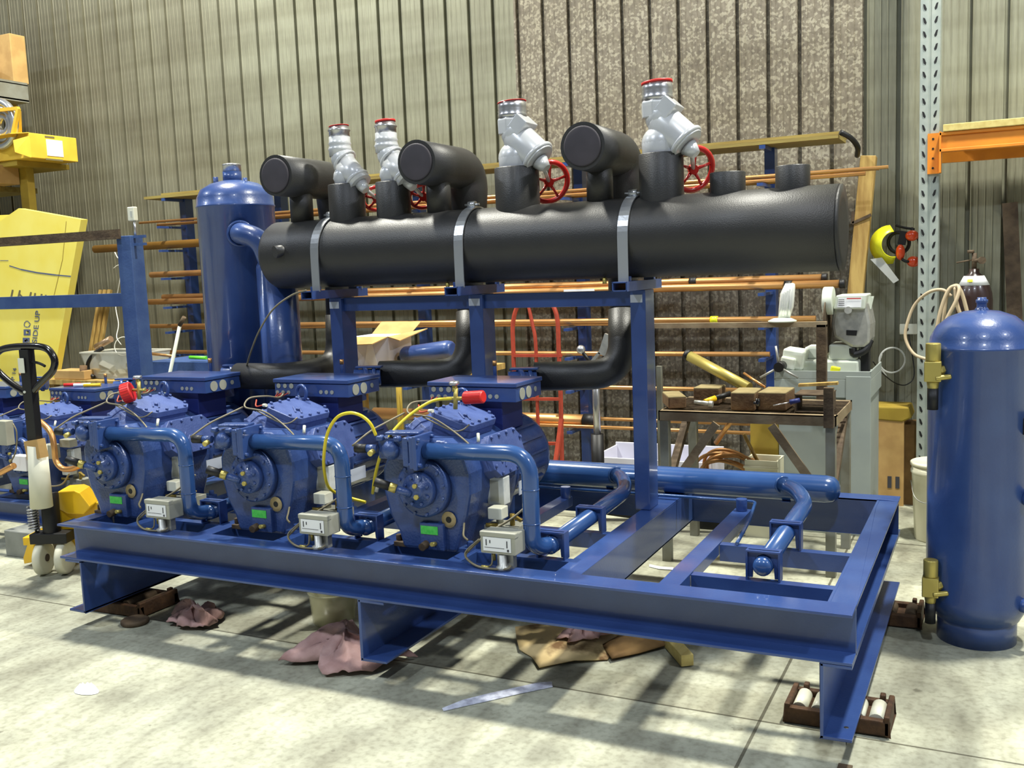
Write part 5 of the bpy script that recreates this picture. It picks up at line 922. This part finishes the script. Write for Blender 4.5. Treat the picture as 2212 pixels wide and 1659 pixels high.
a = at(0, 150, Y=6.4); c = at(36, 178, Y=6.4); b = MB(); b.sph((-9.02, 6.52, at(58, 215, Y=6.8).z+.17+.125), .30, (1.0, .8, .42), 20); tag(b.build('wrapped_bundle', 'plasticwrap'), 'pinkish plastic-wrapped bundle lying on the weathered pallet', 'bundle')
a = at(-40, 66, Y=6.5); c = at(24, 72, Y=6.8); a.x = c.x-.6; t = tag(MB().box(a.x, c.x, 6.78, 6.95, at(58, 215, Y=6.8).z+.18, c.z).build('tall_carton', 'cardboard', None, .006), 'tall tan carton above the wrapped bundle in top left corner', 'carton')
# ---------------------------------------------------------------- pallet truck
t = thing('pallet_truck', 'yellow pallet truck with black loop handle wrapped in pale paper', 'pallet truck', (-4.92, 3.87, 0)); PY = 3.80
ax = V(.91, .41, 0); b0 = at(118, 1208, Y=3.86); wc = V(b0.x, 3.86, .10)
for s in (-1, 1):
    p = wc+ax*(.065*s); b = MB(); b.lathe(p-ax*.024, ax, [(.06, .004), (.085, 0), (.098, .004), (.10, .024), (.098, .044), (.085, .048), (.06, .044)], 36); w_ = b.build('steer_wheel', 'bucket', t); MB().cyl(p-ax*.026, p+ax*.026, .022, None, 14).build('wheel_hub', 'rust', w_)
b = MB(); b.obox(wc+V(0, 0, .125), (.22, .11, .06), 0, 0, .42); b.cyl(wc+V(0, 0, .13), wc+V(-.03, .03, .38), .05, None, 16); b.cyl(wc+V(-.09, -.03, .15), wc+V(-.10, -.03, .38), .012, None, 10); b.build('pump_unit', 'black', t, .004)
b = MB(); s0 = wc+V(-.085, -.05, .17); b.tube([s0+V(.028*math.cos(k*.5), .028*math.sin(k*.5), .0013*k) for k in range(110)], .005, 6); b.build('spring', 'steel', t)
b = MB(); fd = V(-.41, .91, 0); c = wc+V(.14, .12, .26)
P = A([(110, 1072), (128, 1062), (160, 1060), (172, 1065), (195, 1095), (180, 1112), (145, 1110), (112, 1092)], 3.95); n = len(P); b.add(P+[p+V(-.1, .16, 0) for p in P], [tuple(range(n))[::-1], tuple(range(n, 2*n))]+[(i, (i+1) % n, n+(i+1) % n, n+i) for i in range(n)]); b.obox(wc+V(.06, .17, .17), (.30, .06, .26), 0, 0, .42); b.build('body', 'yellow', t, .006)
b = MB(); P = A([(64, 1160), (70, 1158), (74, 1172), (68, 1215), (52, 1218), (50, 1205)], 3.9); n = len(P); b.add(P+[p+V(0, .03, 0) for p in P], [tuple(range(n))[::-1], tuple(range(n, 2*n))]+[(i, (i+1) % n, n+(i+1) % n, n+i) for i in range(n)]); b.build('link_arm', 'yellow', t, .003)
for s in (-1, 1): b = MB(); o = wc+ax*(.19*s)+fd*.15; b.beam(o+V(0, 0, .06), o+fd*.42+V(0, 0, .06), .15, .05); b.build('fork', 'yellow', t, .004)
a = at(90, 1095, Y=PY); c = at(82, 968, Y=PY); d = at(62, 845, Y=PY); e = at(57, 755, Y=PY)
b = MB(); b.beam(a, e, .075, .045, (0, 1, 0)); b.slot(1).obox(at(46, 790, Y=PY-.03), (.05, .005, .085), 0, 0, 0); b.cyl(at(53, 847, Y=PY-.025), at(53, 847, Y=PY-.03), .008, None, 8); b.build('stem', ['black', 'plastic_w'], t, .006)
b = MB(); c2_ = at(80, 962, Y=PY); b.cyl(a-V(0, 0, .0), c2_, .062, .052, 20); b.build('paper_wrap', 'paper', t); b = MB(); b.beam(at(82, 990, Y=PY-.01), at(74, 950, Y=PY-.01), .115, .055, (0, 1, 0)); b.build('card_wrap', 'cardboard', t)
L = A([(60, 850), (38, 838), (12, 818), (-10, 795), (-14, 775), (0, 757), (25, 750), (60, 748), (88, 749), (106, 757), (118, 778), (114, 800), (98, 818), (82, 834), (68, 850)], PY); b = MB(); b.tube(spl(L, 5), .020, 12); b.build('loop_handle', 'blackgloss', t)
b = MB(); b.tube(spl(A([(62, 782), (78, 783), (90, 787), (97, 791)], PY), 4), .008, 8); b.build('release_lever', 'black', t)
# ---------------------------------------------------------------- lamps
def lamp(n, x, y, z, p, s=.5, c=(1, .98, .87)):
    l = bpy.data.lights.new(n, 'AREA'); l.shape = 'DISK'; l.size = s; l.energy = p; l.color = c
    o = bpy.data.objects.new(n, l); col.objects.link(o); o.location = (x, y, z); return o
lamp('high_bay_lamp', -5.6, 5.0, 7.6, 1000); lamp('high_bay_lamp', .9, 5.2, 7.6, 900)
lamp('high_bay_lamp', -5.6, -1.5, 7.6, 400, c=(.8, .88, 1)); lamp('high_bay_lamp', .9, -1.5, 7.6, 360, c=(.8, .88, 1)); lamp('high_bay_lamp', -11.5, 2, 7.6, 350, c=(.8, .88, 1)); lamp('high_bay_lamp', 6.5, 2, 7.6, 450, c=(.85, .9, 1))
w = bpy.data.worlds.new('world'); sc.world = w; w.use_nodes = True; w.node_tree.nodes['Background'].inputs[0].default_value = (.72, .82, 1, 1); w.node_tree.nodes['Background'].inputs[1].default_value = .25
sc.view_settings.view_transform = 'Standard'; sc.view_settings.look = 'None'; sc.view_settings.exposure = -.24; sc.view_settings.gamma = 1; sc.view_settings.use_curve_mapping = False
